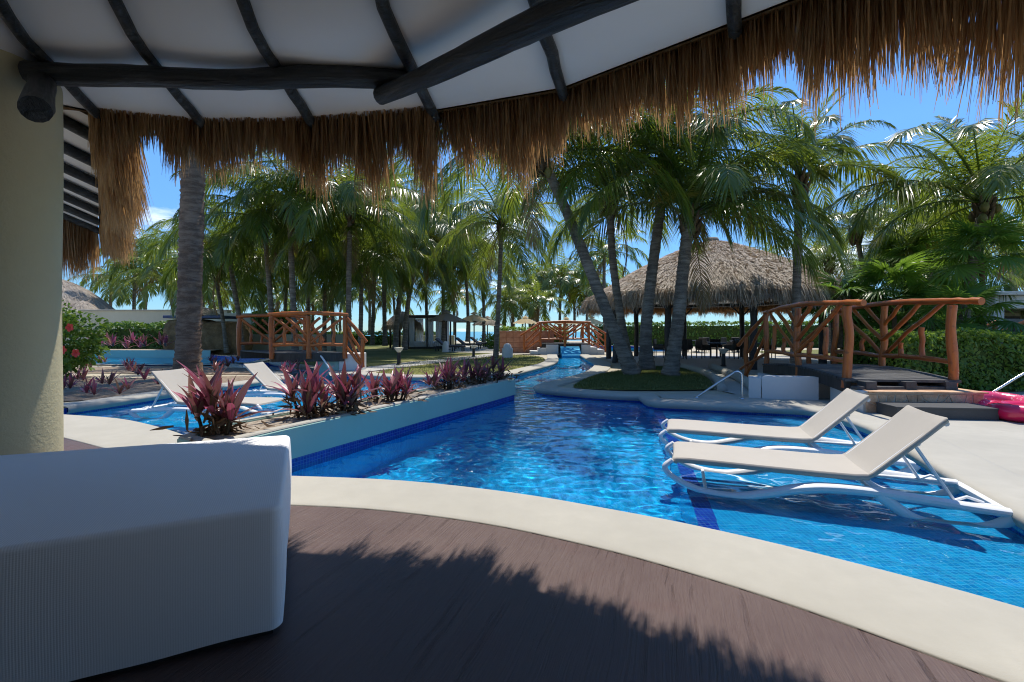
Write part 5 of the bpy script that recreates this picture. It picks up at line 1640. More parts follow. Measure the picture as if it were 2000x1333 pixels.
def blade_leaf(L, w, e0, droop, seed):
    r = np.random.default_rng(seed)
    n = 7; s_ = np.linspace(0, 1, n); e = e0 - droop * s_ ** 1.5
    P = np.vstack([[0, 0], np.cumsum(np.column_stack([np.cos(e[:-1]), np.sin(e[:-1])]) * L / (n - 1), axis=0)])
    prof = w * np.array([.42, .82, 1.0, .95, .74, .42, .03])
    fold = .35
    V = []
    for i in range(n):
        nx, nz = -math.sin(e[i]), math.cos(e[i])
        V += [(P[i, 0] + nx * prof[i] * fold, -prof[i], P[i, 1] + nz * prof[i] * fold), (P[i, 0], 0, P[i, 1]), (P[i, 0] + nx * prof[i] * fold, prof[i], P[i, 1] + nz * prof[i] * fold)]
    Q = []
    for i in range(n - 1):
        for j in (0, 1): Q.append([i * 3 + j, (i + 1) * 3 + j, (i + 1) * 3 + j + 1, i * 3 + j + 1])
    m = MB(); m.add(V, [np.array(Q)[:, ::-1]])
    m.uv = [np.array([(j / 2 + seed * .13, s_[i] + seed * .37) for i in range(n) for j in range(3)])]
    return m.mesh('leaf', 'purple_leaf', True)
LEAF = {'up': [blade_leaf(.36, .027, 1.35, .35, i) for i in range(3)], 'mid': [blade_leaf(.38, .028, 1.05, .5, 10 + i) for i in range(3)], 'low': [blade_leaf(.34, .025, .6, .7, 20 + i) for i in range(3)]}
def rhoeo(label, x, y, z, spread, n, sz, seed, group, stems=5):
    r = random.Random(seed)
    t = thing('purple_plant', label, 'plant', (x, y, z), 0, group)
    heads = []
    for k in range(stems):
        a = k * 2.4; d = spread * math.sqrt((k + .3) / stems)
        heads.append((math.cos(a) * d * 1.1, math.sin(a) * d * .75, r.uniform(.02, .20) * sz))
    if stems > 2:
        m = MB()
        for h in heads:
            m.tube([(h[0] * .7, h[1] * .7, -.02), (h[0], h[1], h[2] + .06)], [.02, .014], 6)
        o = m.build('stems', 'twig', t, local=True); o['kind'] = 'stuff'
        m = MB(); q = 90
        rr = np.random.default_rng(seed)
        P = np.column_stack([rr.normal(0, spread * .8, q), rr.normal(0, spread * .55, q), np.abs(rr.normal(.02, .09 * sz, q))])
        d = rr.normal(0, 1, (q, 3)); d[:, 2] -= .4; d /= np.linalg.norm(d, axis=1)[:, None]
        s1 = np.cross(d, rr.normal(0, 1, (q, 3))); s1 /= np.linalg.norm(s1, axis=1)[:, None]
        X = P[:, None] + d[:, None] * (np.array([0, .07, .15]) * sz)[None, :, None]; X[..., 2] = np.maximum(X[..., 2], -.0)
        m.ribbons(X, np.array([[.008, .016, .003]]) * np.ones((q, 1)), s1)
        o = m.build('dead_leaves', 'dead_leaf', t, local=True); o['kind'] = 'stuff'
    per = max(4, n // len(heads))
    for h in heads:
        for i in range(per):
            f = i / per
            c = 'up' if f < .3 else 'mid' if f < .7 else 'low'
            link('leaf', r.choice(LEAF[c]), t, h, (r.uniform(-.2, .2), r.uniform(-.15, .15), i * 2.39996 + r.uniform(-.3, .3)), sz * r.uniform(.55, 1.2))
    return t
gp = 'purple plants on the pool planter'
z = PZ
rhoeo('large purple and green striped plant nearest the daybed, on the near end of the planter', -2.90, 4.48, z, .20, 66, 1.3, 1, gp, 6)
rhoeo('purple plant second along the planter, right behind the corner of the daybed', -2.36, 5.35, z, .20, 52, 1.15, 2, gp, 5)
rhoeo('purple plant with upright pink leaves, close behind the second one', -2.02, 5.55, z, .16, 44, 1.22, 3, gp, 4)
rhoeo('broad purple plant at the middle of the planter', -1.72, 6.55, z, .27, 66, 1.12, 4, gp, 6)
rhoeo('small purple plant between the middle clump and the tall one', -1.28, 7.3, z, .08, 20, .8, 5, gp, 2)
rhoeo('tall purple plant on the far half of the planter', -1.12, 7.95, z, .20, 50, 1.12, 6, gp, 5)
rhoeo('dense purple plant near the tip of the planter', -.66, 8.7, z, .24, 56, 1.08, 7, gp, 5)
rhoeo('purple plant at the very tip of the planter', -.30, 9.3, z, .22, 48, 1.0, 8, gp, 5)
rhoeo('single small purple plant beside the tall clump on the planter', -.92, 8.3, z, .06, 14, .75, 9, gp, 1)
gg = 'small purple plants in the gravel'
SM = [(128, 770, 'by the column, in the nearest gravel'), (155, 745, 'left of the white lounger, in the gravel'), (175, 775, 'low on the gravel edge beside the left pool'), (205, 762, 'right of the edge plants, in the gravel'), (172, 725, 'under the hibiscus bush'), (255, 735, 'in the middle of the gravel bed'), (275, 748, 'just left of the white lounger panel'), (240, 775, 'closest to the left pool edge'), (200, 715, 'on the far strip of gravel'), (250, 720, 'on the far strip, left of the thick trunk'), (415, 715, 'just right of the thick trunk'), (440, 722, 'between the thick trunk and the second lounger'), (460, 712, 'left of the second lounger panel'), (425, 735, 'in front of the thick trunk'), (560, 735, 'right of the second lounger'), (575, 728, 'at the end of the left footbridge'), (315, 760, 'behind the first lounger panel')]
for i, (px, py, w) in enumerate(SM):
    x, y = G(px, py)
    rhoeo('small reddish purple plant ' + w, x, y, 0, .22, 20, .95, 30 + i, gg, 2)
GT = 'purple plants on the far teal planter'
for i, (px, w) in enumerate(((188, 'at the left end'), (215, 'second from the left'), (252, 'left of the hedge middle'), (278, 'right of the hedge middle'), (318, 'nearest the rock fountain'))):
    p = at(px, 680, 24.6)
    rhoeo('purple plant on the far teal planter, ' + w, p.x, p.y, .25, .35, 22, 2.2, 60 + i, GT, 2)
# ------------------------------------------------------------------ the round thatched bar
PCx, PCy, PR = 8.75, 20.0, 5.4
bar = thing('thatched_bar', 'round open bar under a big grey conical thatched roof on dark posts', 'pavilion', (PCx, PCy, 0))
def cone_z(r): return 2.66 + (5.35 - 2.66) * (1 - r / PR) + .22 * math.sin(PI * min(1, r / PR)) - .05 * (1 - min(1, r / .7))
m = MB()
n, prof = 72, []
rs = np.concatenate([[.02, .25, .5], np.linspace(.8, PR, 34)])
V = []
for k, r_ in enumerate(rs):
    for j in range(n):
        a = 2 * PI * j / n
        q = r_ * (1 + .012 * math.sin(6 * a + 1) + .010 * math.sin(11 * a))
        course = .035 * ((r_ * 2.6 + .08 * math.sin(9 * a)) % 1.0)
        V.append((PCx + q * math.cos(a), PCy + q * math.sin(a), cone_z(r_) + course + rng.normal(0, .012)))
i, j = np.meshgrid(np.arange(len(rs) - 1), np.arange(n), indexing='ij'); j2 = (j + 1) % n
m.add(V, [np.stack([i * n + j, (i + 1) * n + j, (i + 1) * n + j2, i * n + j2], -1).reshape(-1, 4)])
m.build('thatch', 'grey_thatch', bar, smooth=True)
m = MB(); m.lathe([(.03, 5.36), (.28, 5.40), (.34, 5.28), (.30, 5.18)], 14, (PCx, PCy, 0)); m.build('ridge_cap', 'grey_thatch', bar, smooth=True)
def roof_straw(N_, name, cx, cyy, R, zf, seed, ln=.36, wd=.014, lift=.085, mat='grey_reed'):
    r = np.random.default_rng(seed)
    a = r.uniform(0, 2 * PI, N_); q = np.sqrt(r.uniform(.004, 1, N_)) * R
    L = ln * r.uniform(.5, 1.2, N_)
    d = np.column_stack([np.cos(a), np.sin(a)]); az = a + r.normal(0, .22, N_)
    dd = np.column_stack([np.cos(az), np.sin(az)])
    X = np.zeros((N_, 3, 3))
    for k, f in enumerate((0, .5, 1)):
        p = d * q[:, None] + dd * (L * f)[:, None]; rr = np.linalg.norm(p, axis=1)
        X[:, k, 0], X[:, k, 1] = cx + p[:, 0], cyy + p[:, 1]
        X[:, k, 2] = np.array([zf(x) for x in rr]) + lift * (.2 + .8 * f) * r.uniform(.4, 1.4, N_)
    S = np.column_stack([-dd[:, 1], dd[:, 0], r.normal(0, .3, N_)])
    m = MB(); m.ribbons(X, (wd * r.uniform(.6, 1.4, N_))[:, None] * np.array([[1, .9, .3]]), S)
    return m, name, mat
m, nm, mt = roof_straw(24000, 'straw', PCx, PCy, PR - .1, cone_z, 3)
m.build('straw', mt, bar, kind='stuff')
ring = [(PCx + PR * math.cos(a), PCy + PR * math.sin(a)) for a in np.linspace(0, 2 * PI, 49)]
fringe(ring, 2.66, 'straw_fringe', bar, 'grey_reed', 620, .34, .24, .013, 1, .16, seed=8, lean=.16, out=.40, slope=.45)
ring2 = [(PCx + (PR - .25) * math.cos(a), PCy + (PR - .25) * math.sin(a)) for a in np.linspace(0, 2 * PI, 49)]
fringe(ring2, 2.58, 'reed_fringe', bar, 'fresh_reed', 300, .26, .12, .012, 1, .05, seed=9)
m = MB()
rs2 = np.linspace(.3, PR - .3, 8)
m.lathe([(r_, cone_z(r_) - .16) for r_ in rs2], 48, (PCx, PCy, 0)); m.build('ceiling', 'ceiling_white', bar, smooth=True)
for k in range(24):
    a = 2 * PI * (k + .4) / 24
    P = [(PCx + r_ * math.cos(a), PCy + r_ * math.sin(a), cone_z(r_) - .22) for r_ in np.linspace(.4, PR - .2, 8)]
    m = MB(); m.tube(P, .05, 6); m.build('rafter', 'dark_wood', bar, smooth=True)
for k in range(10):
    a = 2 * PI * (k + .32) / 10
    p = (PCx + 4.5 * math.cos(a), PCy + 4.5 * math.sin(a))
    b = (PCx + 4.5 * math.cos(a + .628), PCy + 4.5 * math.sin(a + .628))
    oriented('post', 'dark_wood', bar, (*p, -.02), (*p, 2.82), .125, .115, amp=.012)
    oriented('ring_beam', 'dark_wood', bar, (*p, 2.66), (*b, 2.66), .09, .09, amp=.012)
    d = Vector((b[0] - p[0], b[1] - p[1], 0)).normalized()
    for sg in (1, -1):
        q = Vector((*p, 2.1))
        oriented('knee_brace', 'dark_wood', bar, q, q + d * (sg * .5) + Vector((0, 0, .5)), .045, .04, seg=5)
# dark wicker seating under it
def chair_parts():
    P = {}
    m = MB(); m.box((-.25, -.25, .40), (.25, .25, .46), .02); P['seat'] = m
    m = MB(); m.box((-.25, .20, .47), (.25, .26, .92), .02); P['backrest'] = m
    for s1 in (-1, 1):
        m = MB(); m.box((s1 * .27 - .025, -.24, .46), (s1 * .27 + .025, .26, .66), .012); P['arm%d' % s1] = m
        for s2 in (-1, 1):
            m = MB(); m.tube([(s1 * .22, s2 * .22, 0), (s1 * .22, s2 * .22, .40)], .022, 6); P['leg%d%d' % (s1, s2)] = m
    return {k: v.mesh(''.join(c for c in k if c.isalpha()), 'dark_wood') for k, v in P.items()}
CHP = chair_parts()
tm = MB(); tm.lathe([(.001, .70), (.44, .70), (.45, .72), (.44, .745), (.001, .745)], 20); TT = tm.mesh('tabletop', 'dark_wood')
tm = MB(); tm.lathe([(.25, 0), (.24, .03), (.04, .05), (.04, .70)], 12); TL = tm.mesh('pedestal', 'dark_wood', True)
spots = [(1318, 700, 'left of the stout palm'), (1400, 700, 'between the stout palm and the garden lamp'), (1470, 700, 'behind the end of the footbridge rail'), (1360, 688, 'deeper under the roof, left'), (1440, 688, 'deeper under the roof, right')]
for i, (px, py, w) in enumerate(spots):
    x, y = G(px, py)
    t = thing('bar_table', 'dark round table ' + w, 'table', (x, y, 0), 0, 'tables under the thatched bar')
    link('tabletop', TT, t); link('pedestal', TL, t)
    for k in range(3):
        a = 2 * PI * k / 3 + i * .7
        c = thing('bar_chair', ('dark wicker armchair ' + ('in front of', 'right of', 'left of')[k] + ' the table ' + w), 'chair', (x + .72 * math.sin(a), y - .72 * math.cos(a), 0), a + PI, 'wicker chairs at the table ' + w)
        for nm_, me in CHP.items(): link(me.name.split('.')[0], me, c)

# ------------------------------------------------------------------ garden lamps, bollards, oval board
rough_mat('lamp_black', (0.02, 0.022, 0.022), .45, .1, 3, .1, 40, .002, .4)
rough_mat('lamp_glass', (0.62, 0.60, 0.50), .3, .05, 3, .05, 40, .001, .5)
def lamp(label, px, py, h):
    x, y = G(px, py)
    t = thing('garden_lamp', label, 'lamp', (x, y, 0), 0, 'garden lamps')
    m = MB(); m.lathe([(.11, 0), (.11, .03), (.075, .05), (.07, h * .62), (.07, h * .72)], 12, (x, y, 0)); m.build('post', 'lamp_black', t, smooth=True, sharp=40)
    m = MB(); m.lathe([(.07, h * .72), (.10, h * .78), (.16, h * .90), (.17, h * .955)], 12, (x, y, 0)); m.build('glass', 'lamp_glass', t, smooth=True, sharp=40)
    m = MB(); m.lathe([(.19, h * .955), (.19, h * .975), (.10, h), (.001, h * 1.01)], 12, (x, y, 0)); m.build('cap', 'lamp_glass', t, smooth=True, sharp=40)
lamp('black garden lamp on the lawn behind the purple plants', 779, 713, .68)
lamp('black garden lamp beside the lone slender palm', 925, 697, .6)
lamp('black garden lamp in front of the thatched bar', 1413, 716, .66)
def bollard(label, px, py, r_, h):
    x, y = G(px, py); t = thing('bollard', label, 'bollard', (x, y, 0), 0, 'white bollards')
    m = MB(); m.lathe([(r_, 0), (r_, h * .62), (r_ * .97, h * .66)], 16, (x, y, 0)); m.build('shaft', 'white_plaster', t, smooth=True, sharp=40)
    m = MB(); m.lathe([(r_ * .78, h * .66), (r_ * .74, h * .80), (r_ * .5, h * .95), (.001, h)], 16, (x, y, 0)); m.build('dome', 'white_plaster', t, smooth=True, sharp=40)
bollard('white dome-topped bollard beside the lone slender palm', 991, 699, .27, .72)
bollard('white dome-topped bollard by the far loungers', 870, 688, .20, .70)
x, y = G(1283, 716)
ob = thing('oval_board', 'white oval board standing behind the island palm trunks', 'board', (x, y + 1.2, 0))
m = MB(); th = np.arange(28) * 2 * PI / 28
A = np.column_stack([x + .21 * np.cos(th), np.full(28, y + 1.2), .40 + .34 * np.sin(th)]); B = A + np.array([0, .06, 0]); A2 = np.column_stack([x + .19 * np.cos(th), np.full(28, y + 1.185), .40 + .32 * np.sin(th)])
k = np.arange(28); k2 = (k + 1) % 28
m.add(np.vstack([B, A, A2, [[x, y + 1.183, .40]]]), [np.stack([k, k2, 28 + k2, 28 + k], -1), np.stack([28 + k, 28 + k2, 56 + k2, 56 + k], -1), np.stack([np.full(28, 84), 56 + k, 56 + k2], -1)])
m.build('panel', 'white_plaster', ob, smooth=True, sharp=50)
m = MB(); m.tube([(x, y + 1.24, 0), (x, y + 1.24, .4)], .04, 8); m.build('stand', 'lamp_black', ob)

# ------------------------------------------------------------------ parasols, cabana, far loungers, hut
s = N('parasol_cloth')
b = s.bsdf((0.70, 0.58, 0.38), .8, None, .2); t_ = s.n('BsdfTranslucent', Color=(0.86, 0.70, 0.42, 1)).outputs[0]
s.done(s.n('MixShader', i0=.6, i1=b, i2=t_).outputs[0])
s = N('grey_cloth')
b = s.bsdf((0.40, 0.35, 0.29), .8, None, .2); t_ = s.n('BsdfTranslucent', Color=(0.50, 0.42, 0.33, 1)).outputs[0]
s.done(s.n('MixShader', i0=.5, i1=b, i2=t_).outputs[0])
s = N('white_cloth')
b = s.bsdf((0.80, 0.80, 0.80), .8, None, .2); t_ = s.n('BsdfTranslucent', Color=(0.8, 0.8, 0.8, 1)).outputs[0]
s.done(s.n('MixShader', i0=.35, i1=b, i2=t_).outputs[0])
def parasol(label, px, Y, ytop, wpx, mat, ground=-.02):
    top = at(px, ytop, Y); R = wpx / 2 / F * Y; h = R * .42
    t = thing('parasol', label, 'parasol', (top.x, top.y, ground), 0, 'parasols on the far terrace')
    n = 8; zt = top.z
    for k in range(n):
        a, b2 = 2 * PI * k / n, 2 * PI * (k + 1) / n
        V, Q = [], []
        for q in range(6):
            f = q / 5
            for g in range(5):
                aa = a + (b2 - a) * g / 4
                chord = math.cos(PI / n) / math.cos(aa - (a + b2) / 2)
                rr = R * f * chord
                V.append((top.x + rr * math.cos(aa), top.y + rr * math.sin(aa), zt - h * f ** 1.25 - .05 * R * math.sin(PI * g / 4) * f))
        for q in range(5):
            for g in range(4): Q.append([q * 5 + g, q * 5 + g + 1, (q + 1) * 5 + g + 1, (q + 1) * 5 + g])
        m = MB(); m.add(V, [np.array(Q)]); m.build('canopy_panel', mat, t, smooth=True)
        m = MB(); m.tube([(top.x, top.y, zt - .05), (top.x + R * .98 * math.cos(a), top.y + R * .98 * math.sin(a), zt - h - .02)], .018, 5); m.build('rib', 'dark_wood', t)
    m = MB(); m.lathe([(R * .26, zt - h * .02), (R * .22, zt + R * .045), (R * .06, zt + R * .13), (.02, zt + R * .15)], 12, (top.x, top.y, 0)); m.build('vent', mat, t, smooth=True)
    m = MB(); m.tube([(top.x, top.y, ground), (top.x, top.y, zt)], .045, 8); m.build('pole', 'dark_wood', t)
    m = MB(); m.lathe([(.32, ground), (.32, ground + .07), (.08, ground + .12)], 14, (top.x, top.y, 0)); m.build('base', 'lamp_black', t)
parasol('beige cloth parasol over the far loungers, the brightest one', 926, 33.0, 614, 62, 'parasol_cloth')
parasol('greyish parasol left of the bright beige one, over the white cabana', 872, 32.0, 611, 76, 'grey_cloth')
parasol('grey parasol half hidden behind the bright beige one', 952, 39.0, 622, 62, 'grey_cloth')
parasol('pale parasol above the left end of the small footbridge', 1026, 38.0, 621, 50, 'parasol_cloth')
parasol('pale parasol over the middle of the small footbridge', 1106, 41.0, 623, 48, 'parasol_cloth')
parasol('pale parasol above the right end of the small footbridge', 1156, 36.0, 622, 52, 'parasol_cloth')
cb = thing('cabana', 'white curtained beach cabana with dark corner posts under the palms', 'cabana', (-6.4, 36, 0))
cx0, cx1, cy0, cy1 = -7.9, -5.0, 34.6, 37.0
for x in (cx0, (cx0 + cx1) / 2, cx1):
    for y in (cy0, cy1):
        m = MB(); m.box((x - .06, y - .06, -.02), (x + .06, y + .06, 2.35)); m.build('post', 'dark_wood', cb)
m = MB(); m.box((cx0 - .15, cy0 - .15, 2.352), (cx1 + .15, cy1 + .15, 2.50), .02); m.build('roof_frame', 'dark_wood', cb)
m = MB(); m.box((cx0 - .1, cy0 - .1, 2.503), (cx1 + .1, cy1 + .1, 2.56), .02); m.build('roof_cloth', 'grey_cloth', cb)
m = MB(); m.box((cx0 + .1, cy0 + .1, .12), (cx1 - .1, cy1 - .1, .52), .05); m.build('mattress', 'white_cloth', cb)
m = MB(); m.box((cx0 + .06, cy0 + .06, -.02), (cx1 - .06, cy1 - .06, .118)); m.build('platform', 'dark_wood', cb)
def curtain(x0, x1, y, parent):
    n = 28; u = np.linspace(0, 1, n)
    V = np.vstack([np.column_stack([x0 + (x1 - x0) * u, y + .05 * np.sin(u * 30), np.full(n, z_)]) for z_ in (.14, 1.2, 2.34)])
    i = np.arange(n - 1); m = MB(); m.add(V, [np.stack([i + k * n, i + 1 + k * n, i + 1 + (k + 1) * n, i + (k + 1) * n], -1) for k in (0, 1)])
    m.build('curtain', 'white_cloth', parent, smooth=True)
for a, b in ((cx0 + .08, cx0 + .5), (-6.6, -5.98), (cx1 - .8, cx1 - .1)): curtain(a, b, cy0 - .02, cb)
for a, b in ((cx0 + .1, cx0 + .7), (cx1 - .6, cx1 - .1)): curtain(a, b, cy1 + .02, cb)
cb2 = thing('shade_frame', 'dark wooden shade frame standing against the sea beyond the loungers', 'pergola', (-3.4, 42, 0))
for x in (-5.2, -3.9, -2.6, -1.6):
    m = MB(); m.box((x - .06, 41.9, -.02), (x + .06, 42.1, 2.12)); m.build('post', 'dark_wood', cb2)
m = MB(); m.box((-5.4, 41.85, 2.122), (-1.4, 42.15, 2.26)); m.build('beam', 'dark_wood', cb2)
# dark loungers with blue-grey cushions
rough_mat('slate_cushion', (0.16, 0.155, 0.175), .85, .1, 4, .3, 60, .004, .2)
def teak_lounger(label, x, y, rz):
    t = thing('teak_lounger', label, 'sun lounger', (x, y, 0), rz, 'dark wooden loungers on the far terrace')
    for s1 in (-1, 1):
        m = MB(); m.box((0, s1 * .32 - .03, .26), (2.0, s1 * .32 + .03, .33), .008); m.build('rail', 'dark_wood', t, local=True)
        for u in (.12, .75, 1.85):
            m = MB(); m.box((u - .035, s1 * .32 - .028, 0), (u + .035, s1 * .32 + .028, .258)); m.build('leg', 'dark_wood', t, local=True)
    m = MB(); m.box((0.02, -.29, .335), (1.3, .29, .42), .03); m.build('seat_cushion', 'slate_cushion', t, local=True)
    M_ = Matrix.Translation((1.3, 0, .34)) @ Matrix.Rotation(-math.radians(38), 4, 'Y')
    m = MB(); m.box((0, -.29, .0), (.78, .29, .085), .03, M_); m.build('back_cushion', 'slate_cushion', t, local=True)
    m = MB(); m.box((0, -.31, -.04), (.80, .31, -.005), .006, M_); m.build('back_board', 'dark_wood', t, local=True)
teak_lounger('dark wooden lounger with slate cushion nearest the white bollard', -3.1, 29.9, PI - .1)
teak_lounger('dark wooden lounger with slate cushion in the middle of the far three', -2.3, 34.0, PI - .15)
teak_lounger('dark wooden lounger with slate cushion farthest right by the green bush', -1.5, 37.0, PI - .2)
# little thatched beach umbrella and two far thatched huts
def hut(label, cx, cyy, R, zeave, zap, nposts, seed, straw, name='thatched_hut', cat='hut'):
    t = thing(name, label, cat, (cx, cyy, 0))
    zf = lambda r_: zeave + (zap - zeave) * (1 - r_ / R) + .10 * R * math.sin(PI * min(1, r_ / R))
    m = MB(); m.lathe([(max(.02, r_), zf(r_)) for r_ in np.linspace(0, R, 9)], 28, (cx, cyy, 0)); m.build('thatch', 'grey_thatch', t, smooth=True)
    m, nm, mt = roof_straw(straw, 'straw', cx, cyy, R, zf, seed, .4, .02, .06); m.build('straw', mt, t, kind='stuff')
    ring = [(cx + R * math.cos(a), cyy + R * math.sin(a)) for a in np.linspace(0, 2 * PI, 25)]
    fringe(ring, zeave, 'straw_fringe', t, 'grey_reed', 200, .45, .3, .02, 1, .12, seed=seed + 40, lean=.15, out=.4, slope=.45)
    for k in range(nposts):
        a = 2 * PI * (k + .3) / nposts; q = R * .72 if nposts > 1 else 0
        m = MB(); m.tube([(cx + q * math.cos(a), cyy + q * math.sin(a), -.02), (cx + q * math.cos(a), cyy + q * math.sin(a), zf(q) - .05)], .09, 8); m.build('post', 'dark_wood', t, smooth=True)
    return t
hut('small grey thatched beach shelter between the grove trunks', -8.9, 37, 1.35, 1.95, 2.95, 4, 11, 1600)
hut('thatched hut roof at the far left behind the hibiscus bush', -37.0, 37.5, 3.4, 3.0, 5.6, 6, 12, 3000)
hut('low thatched hut far behind the beige wall, beside the hibiscus bush', -33.2, 35.2, 1.4, 2.6, 3.7, 4, 13, 1200)

# ------------------------------------------------------------------ walls, fountain, red tiled wall, white house
bwl = thing('garden_wall', 'beige rendered garden wall with stepped top at the far left', 'wall', (-24, 32, 0))
m = MB(); m.box((-32, 31.8, -.02), (-19.9, 32.3, 2.75), .02); m.build('section', 'beige_wall', bwl)
m = MB(); m.box((-19.89, 31.0, -.02), (-17.0, 31.5, 2.55), .02); m.build('section', 'beige_wall', bwl)
m = MB(); m.box((-16.98, 28.7, -.02), (-10.3, 29.1, 1.12), .02); m.build('low_section', 'beige_wall', bwl)
m = MB(); m.box((-18.4, 29.2, -.02), (-17.9, 29.7, 1.35), .04); m.build('pillar', 'cream_concrete', bwl)
m = MB(); m.box((-32.1, 31.7, 2.753), (-19.85, 32.4, 2.83), .015); m.build('coping', 'cream_concrete', bwl)
bw2 = thing('garden_wall', 'low beige wall at the back of the lawn, seen through the palm trunks', 'wall', (-8, 43, 0))
m = MB(); m.box((-10.8, 42.6, -.02), (-5.4, 42.9, .95), .02); m.build('section', 'beige_wall', bw2)
tp = thing('pool_planter', 'far teal planter wall across the back of the far-left pool', 'planter', (-19, 25.6, 0))
m = MB(); m.add([(-25, 25.1, -.6), (-16.3, 24.6, -.6), (-16.3, 24.6, .28), (-25, 25.1, .28), (-25, 26.6, .28), (-16.3, 26.0, .28)], [np.array([[0, 1, 2, 3], [3, 2, 5, 4]])]); m.build('wall', 'teal_plaster', tp)
m = MB(); m.add([(-25, 25.2, .285), (-16.4, 24.72, .285), (-16.4, 26.0, .285), (-25, 26.5, .285)], [np.array([[0, 1, 2, 3]])]); m.build('soil', 'soil_gravel', tp)
rough_mat('brown_rock', (0.20, 0.125, 0.06), .9, .4, 2.2, 1.0, 8, .06, .1, (0.34, 0.22, 0.11))
rough_mat('blue_slab', (0.025, 0.05, 0.13), .4, .2, 3, .3, 30, .005, .4)
rf = thing('rock_fountain', 'brown artificial rock fountain with a blue slab on top behind the thick trunk', 'fountain', (-17.3, 26.6, 0))
def rock(x0, x1, y0, y1, z1, seed):
    m = MB(); n, K = 28, 14; r = np.random.default_rng(seed); V = []
    for k in range(K):
        f = k / (K - 1); z_ = z1 * math.sin(f * PI / 2) ** .8 if f < 1 else z1
        sc_ = (1 - f ** 7) * (1 + .10 * math.sin(f * 5)) + .02
        for j in range(n):
            a = 2 * PI * j / n
            q = 1 + .10 * math.sin(3 * a + seed) + .07 * math.sin(7 * a + f * 6) + .03 * r.normal()
            sx_ = abs(math.cos(a)) ** .6 * np.sign(math.cos(a)); sy_ = abs(math.sin(a)) ** .6 * np.sign(math.sin(a))
            V.append(((x0 + x1) / 2 + (x1 - x0) / 2 * sx_ * q * sc_, (y0 + y1) / 2 + (y1 - y0) / 2 * sy_ * q * sc_, z_ - .1))
    i, j = np.meshgrid(np.arange(K - 1), np.arange(n), indexing='ij'); j2 = (j + 1) % n
    m.add(V, [np.stack([i * n + j, i * n + j2, (i + 1) * n + j2, (i + 1) * n + j], -1).reshape(-1, 4)])
    return m
rock(-20.0, -17.6, 25.9, 27.6, 2.15, 1).build('rock', 'brown_rock', rf, smooth=True)
rock(-17.7, -15.5, 25.7, 27.4, 2.0, 2).build('rock', 'brown_rock', rf, smooth=True)
m = MB(); m.box((-19.9, 25.9, 2.06), (-16.6, 27.6, 2.22), .03); m.build('slab', 'blue_slab', rf)
m = MB(); m.lathe([(1.25, 2.225), (1.1, 2.30), (.6, 2.62), (.02, 2.80)], 6, (-18.3, 26.8, 0)); m.build('cap_stone', 'grey_thatch', rf)
# red travertine wall: single tiles on a backing
rough_mat('red_tile', (0.50, 0.20, 0.10), .55, .25, 2.5, .3, 30, .004, .3, (0.66, 0.34, 0.20))
rough_mat('tile_joint', (0.20, 0.08, 0.04), .9, .1, 5, .2, 30, .003, .1)
rw = thing('tiled_wall', 'low wall faced with orange-red stone tiles left of the small footbridge', 'wall', (.6, 27.6, 0))
m = MB(); m.box((-.75, 27.62, -.02), (2.55, 28.0, 1.29), .01); m.build('core', 'tile_joint', rw)
tms = []
for v in range(3):
    m = MB(); m.box((0, -.02 - .004 * v, 0), (.40, .0, .305), .006); tms.append(m.mesh('tile', 'red_tile'))
for i in range(8):
    for k in range(4):
        o = link('tile', rnd.choice(tms), rw, (-.75 + i * .4125 - rw.location.x, 27.62 - rw.location.y, .0 + k * .318 + .01))
m = MB(); m.box((-.80, 27.55, 1.293), (2.60, 28.05, 1.34), .01); m.build('cap', 'red_tile', rw)
# white house at the right
hs = thing('white_house', 'white flat-roofed house behind the hedge at the right edge', 'house', (20, 17.5, 0))
m = MB(); m.box((17.2, 16.2, 2.12), (30, 22, 2.58), .02); m.build('roof_slab', 'white_plaster', hs)
m = MB(); m.box((17.0, 16.0, 2.585), (30.2, 22.2, 2.72), .02); m.build('roof_edge', 'white_plaster', hs)
m = MB(); m.box((17.25, 16.3, -.02), (17.65, 16.7, 2.118), .02); m.build('pillar', 'white_plaster', hs)
m = MB(); m.box((22.0, 16.3, -.02), (22.4, 16.7, 2.118), .02); m.build('pillar', 'white_plaster', hs)
m = MB(); m.box((17.4, 19.5, -.02), (30, 19.8, 2.118), .02); m.build('wall', 'beige_wall', hs)
for x in (18.2, 20.2):
    f_ = MB(); f_.box((x, 19.42, .0), (x + 1.5, 19.495, 1.95)); o = f_.build('door_frame', 'dark_wood', hs)
    g_ = MB(); g_.box((x + .08, 19.40, .06), (x + 1.42, 19.418, 1.88)); g_.origin = tuple(Vector(hs.location)); oo = bpy.data.objects.new('pane', g_.mesh('pane', 'blue_slab')); COL.objects.link(oo); oo.parent = o
m = MB(); V = [(17.6, 15.2, 1.05), (29, 15.0, 1.05), (29, 16.2, 1.75), (17.6, 16.25, 1.75)]
hw = thing('thatched_awning', 'low thatched awning in front of the white house', 'awning', (20, 15.6, 0))
m.add(V + [(x, y, z_ - .10) for x, y, z_ in V], [np.array([[0, 1, 2, 3], [7, 6, 5, 4], [0, 4, 5, 1], [3, 2, 6, 7], [0, 3, 7, 4]])]); m.build('thatch', 'grey_thatch', hw)
for x in (18, 22):
    m = MB(); m.tube([(x, 15.3, -.02), (x, 15.3, 1.0)], .06, 8); m.build('post', 'dark_wood', hw)
rr_ = thing('log_railing', 'piece of orange log railing showing over the hedge at the right edge', 'railing', (15.5, 14.2, 0))
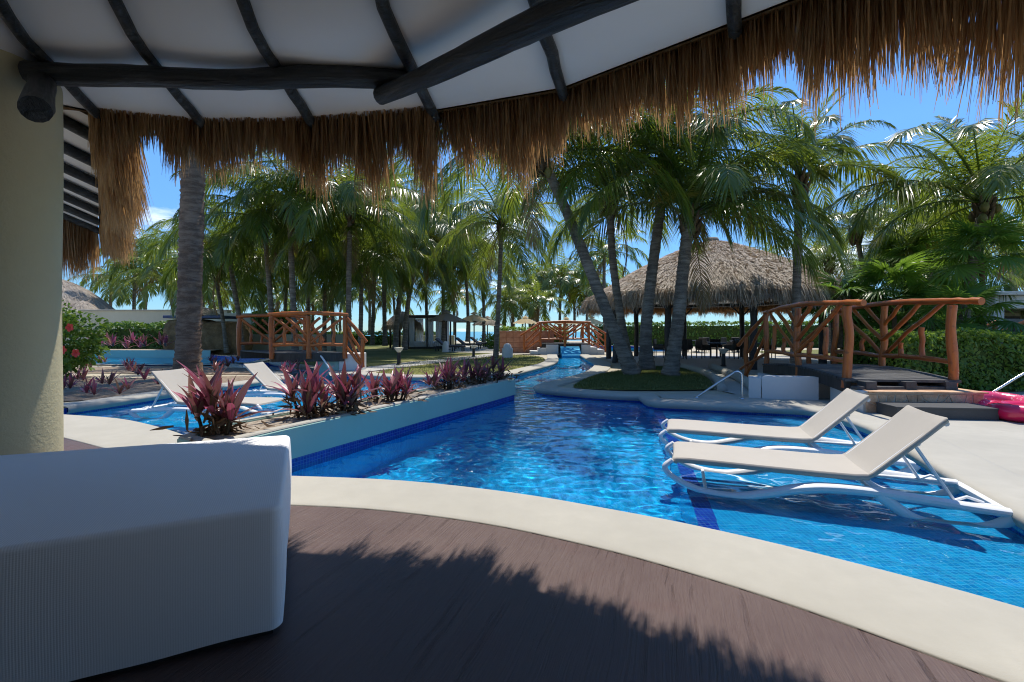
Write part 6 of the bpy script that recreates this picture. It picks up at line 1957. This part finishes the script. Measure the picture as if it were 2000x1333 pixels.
log('rail', (13.6, 14.0, 1.08), (14.9, 14.0, 1.62), .05, rr_); log('rail', (14.7, 14.2, 1.1), (16.0, 14.2, 1.6), .05, rr_); log('post', (14.9, 14.05, 0), (14.9, 14.05, 1.6), .06, rr_); log('post', (16.0, 14.25, 0), (16.0, 14.25, 1.6), .06, rr_)

# ------------------------------------------------------------------ pink swim rings
def ring_mat(name, c1, c2, sc_):
    s = N(name); p = s.n('TexCoord').outputs['Object']
    v = s.n('TexVoronoi', Vector=p, Scale=sc_)
    col = s.mix(s.rng(v.outputs['Distance'], .28, .34, 1, 0), c1, c2)
    return s.done(s.bsdf(col, .25, None, .5, **{'Coat Weight': .3}))
ring_mat('hot_pink_vinyl', (0.62, 0.012, 0.085), (0.66, 0.02, 0.10), 3)
ring_mat('pink_dotted_vinyl', (0.70, 0.06, 0.17), (0.80, 0.42, 0.45), 26)
def swim_ring(label, c, R, r_, mat, tilt, mat2=None):
    t = thing('swim_ring', label, 'swim ring', c, 0, 'pink swim rings')
    t.rotation_euler = (tilt[0], tilt[1], 0)
    def tor(a0, a1, n):
        V, K = [], 16
        for i in range(n + 1):
            a = a0 + (a1 - a0) * i / n
            cr_ = 1 + .02 * math.sin(a * 18)
            for j in range(K):
                b_ = 2 * PI * j / K; q = R + r_ * math.cos(b_) * cr_
                V.append((q * math.cos(a), q * math.sin(a), r_ * 1.0 * math.sin(b_) * cr_))
        i, j = np.meshgrid(np.arange(n), np.arange(K), indexing='ij'); j2 = (j + 1) % K
        m = MB(); m.add(V, [np.stack([i * K + j, (i + 1) * K + j, (i + 1) * K + j2, i * K + j2], -1).reshape(-1, 4)]); return m
    tor(0, 2 * PI, 48).build('tube', mat, t, smooth=True, local=True)
    m = MB(); m.lathe([(.012, 0), (.014, .02), (.008, .03)], 8, (R + r_ * .7, 0, r_ * .7)); m.build('valve', 'white_resin', t, local=True)
    return t
c1 = Vector((7.72, 7.25, .16)); c2 = Vector((7.46, 6.55, .15))
swim_ring('pink swim ring with pale dots lying behind the plain one', (c1.x, c1.y, .155), .34, .12, 'pink_dotted_vinyl', (.10, -.06))
swim_ring('plain hot pink swim ring at the right edge of the deck', (c2.x, c2.y, .15), .33, .125, 'hot_pink_vinyl', (-.05, -.03))
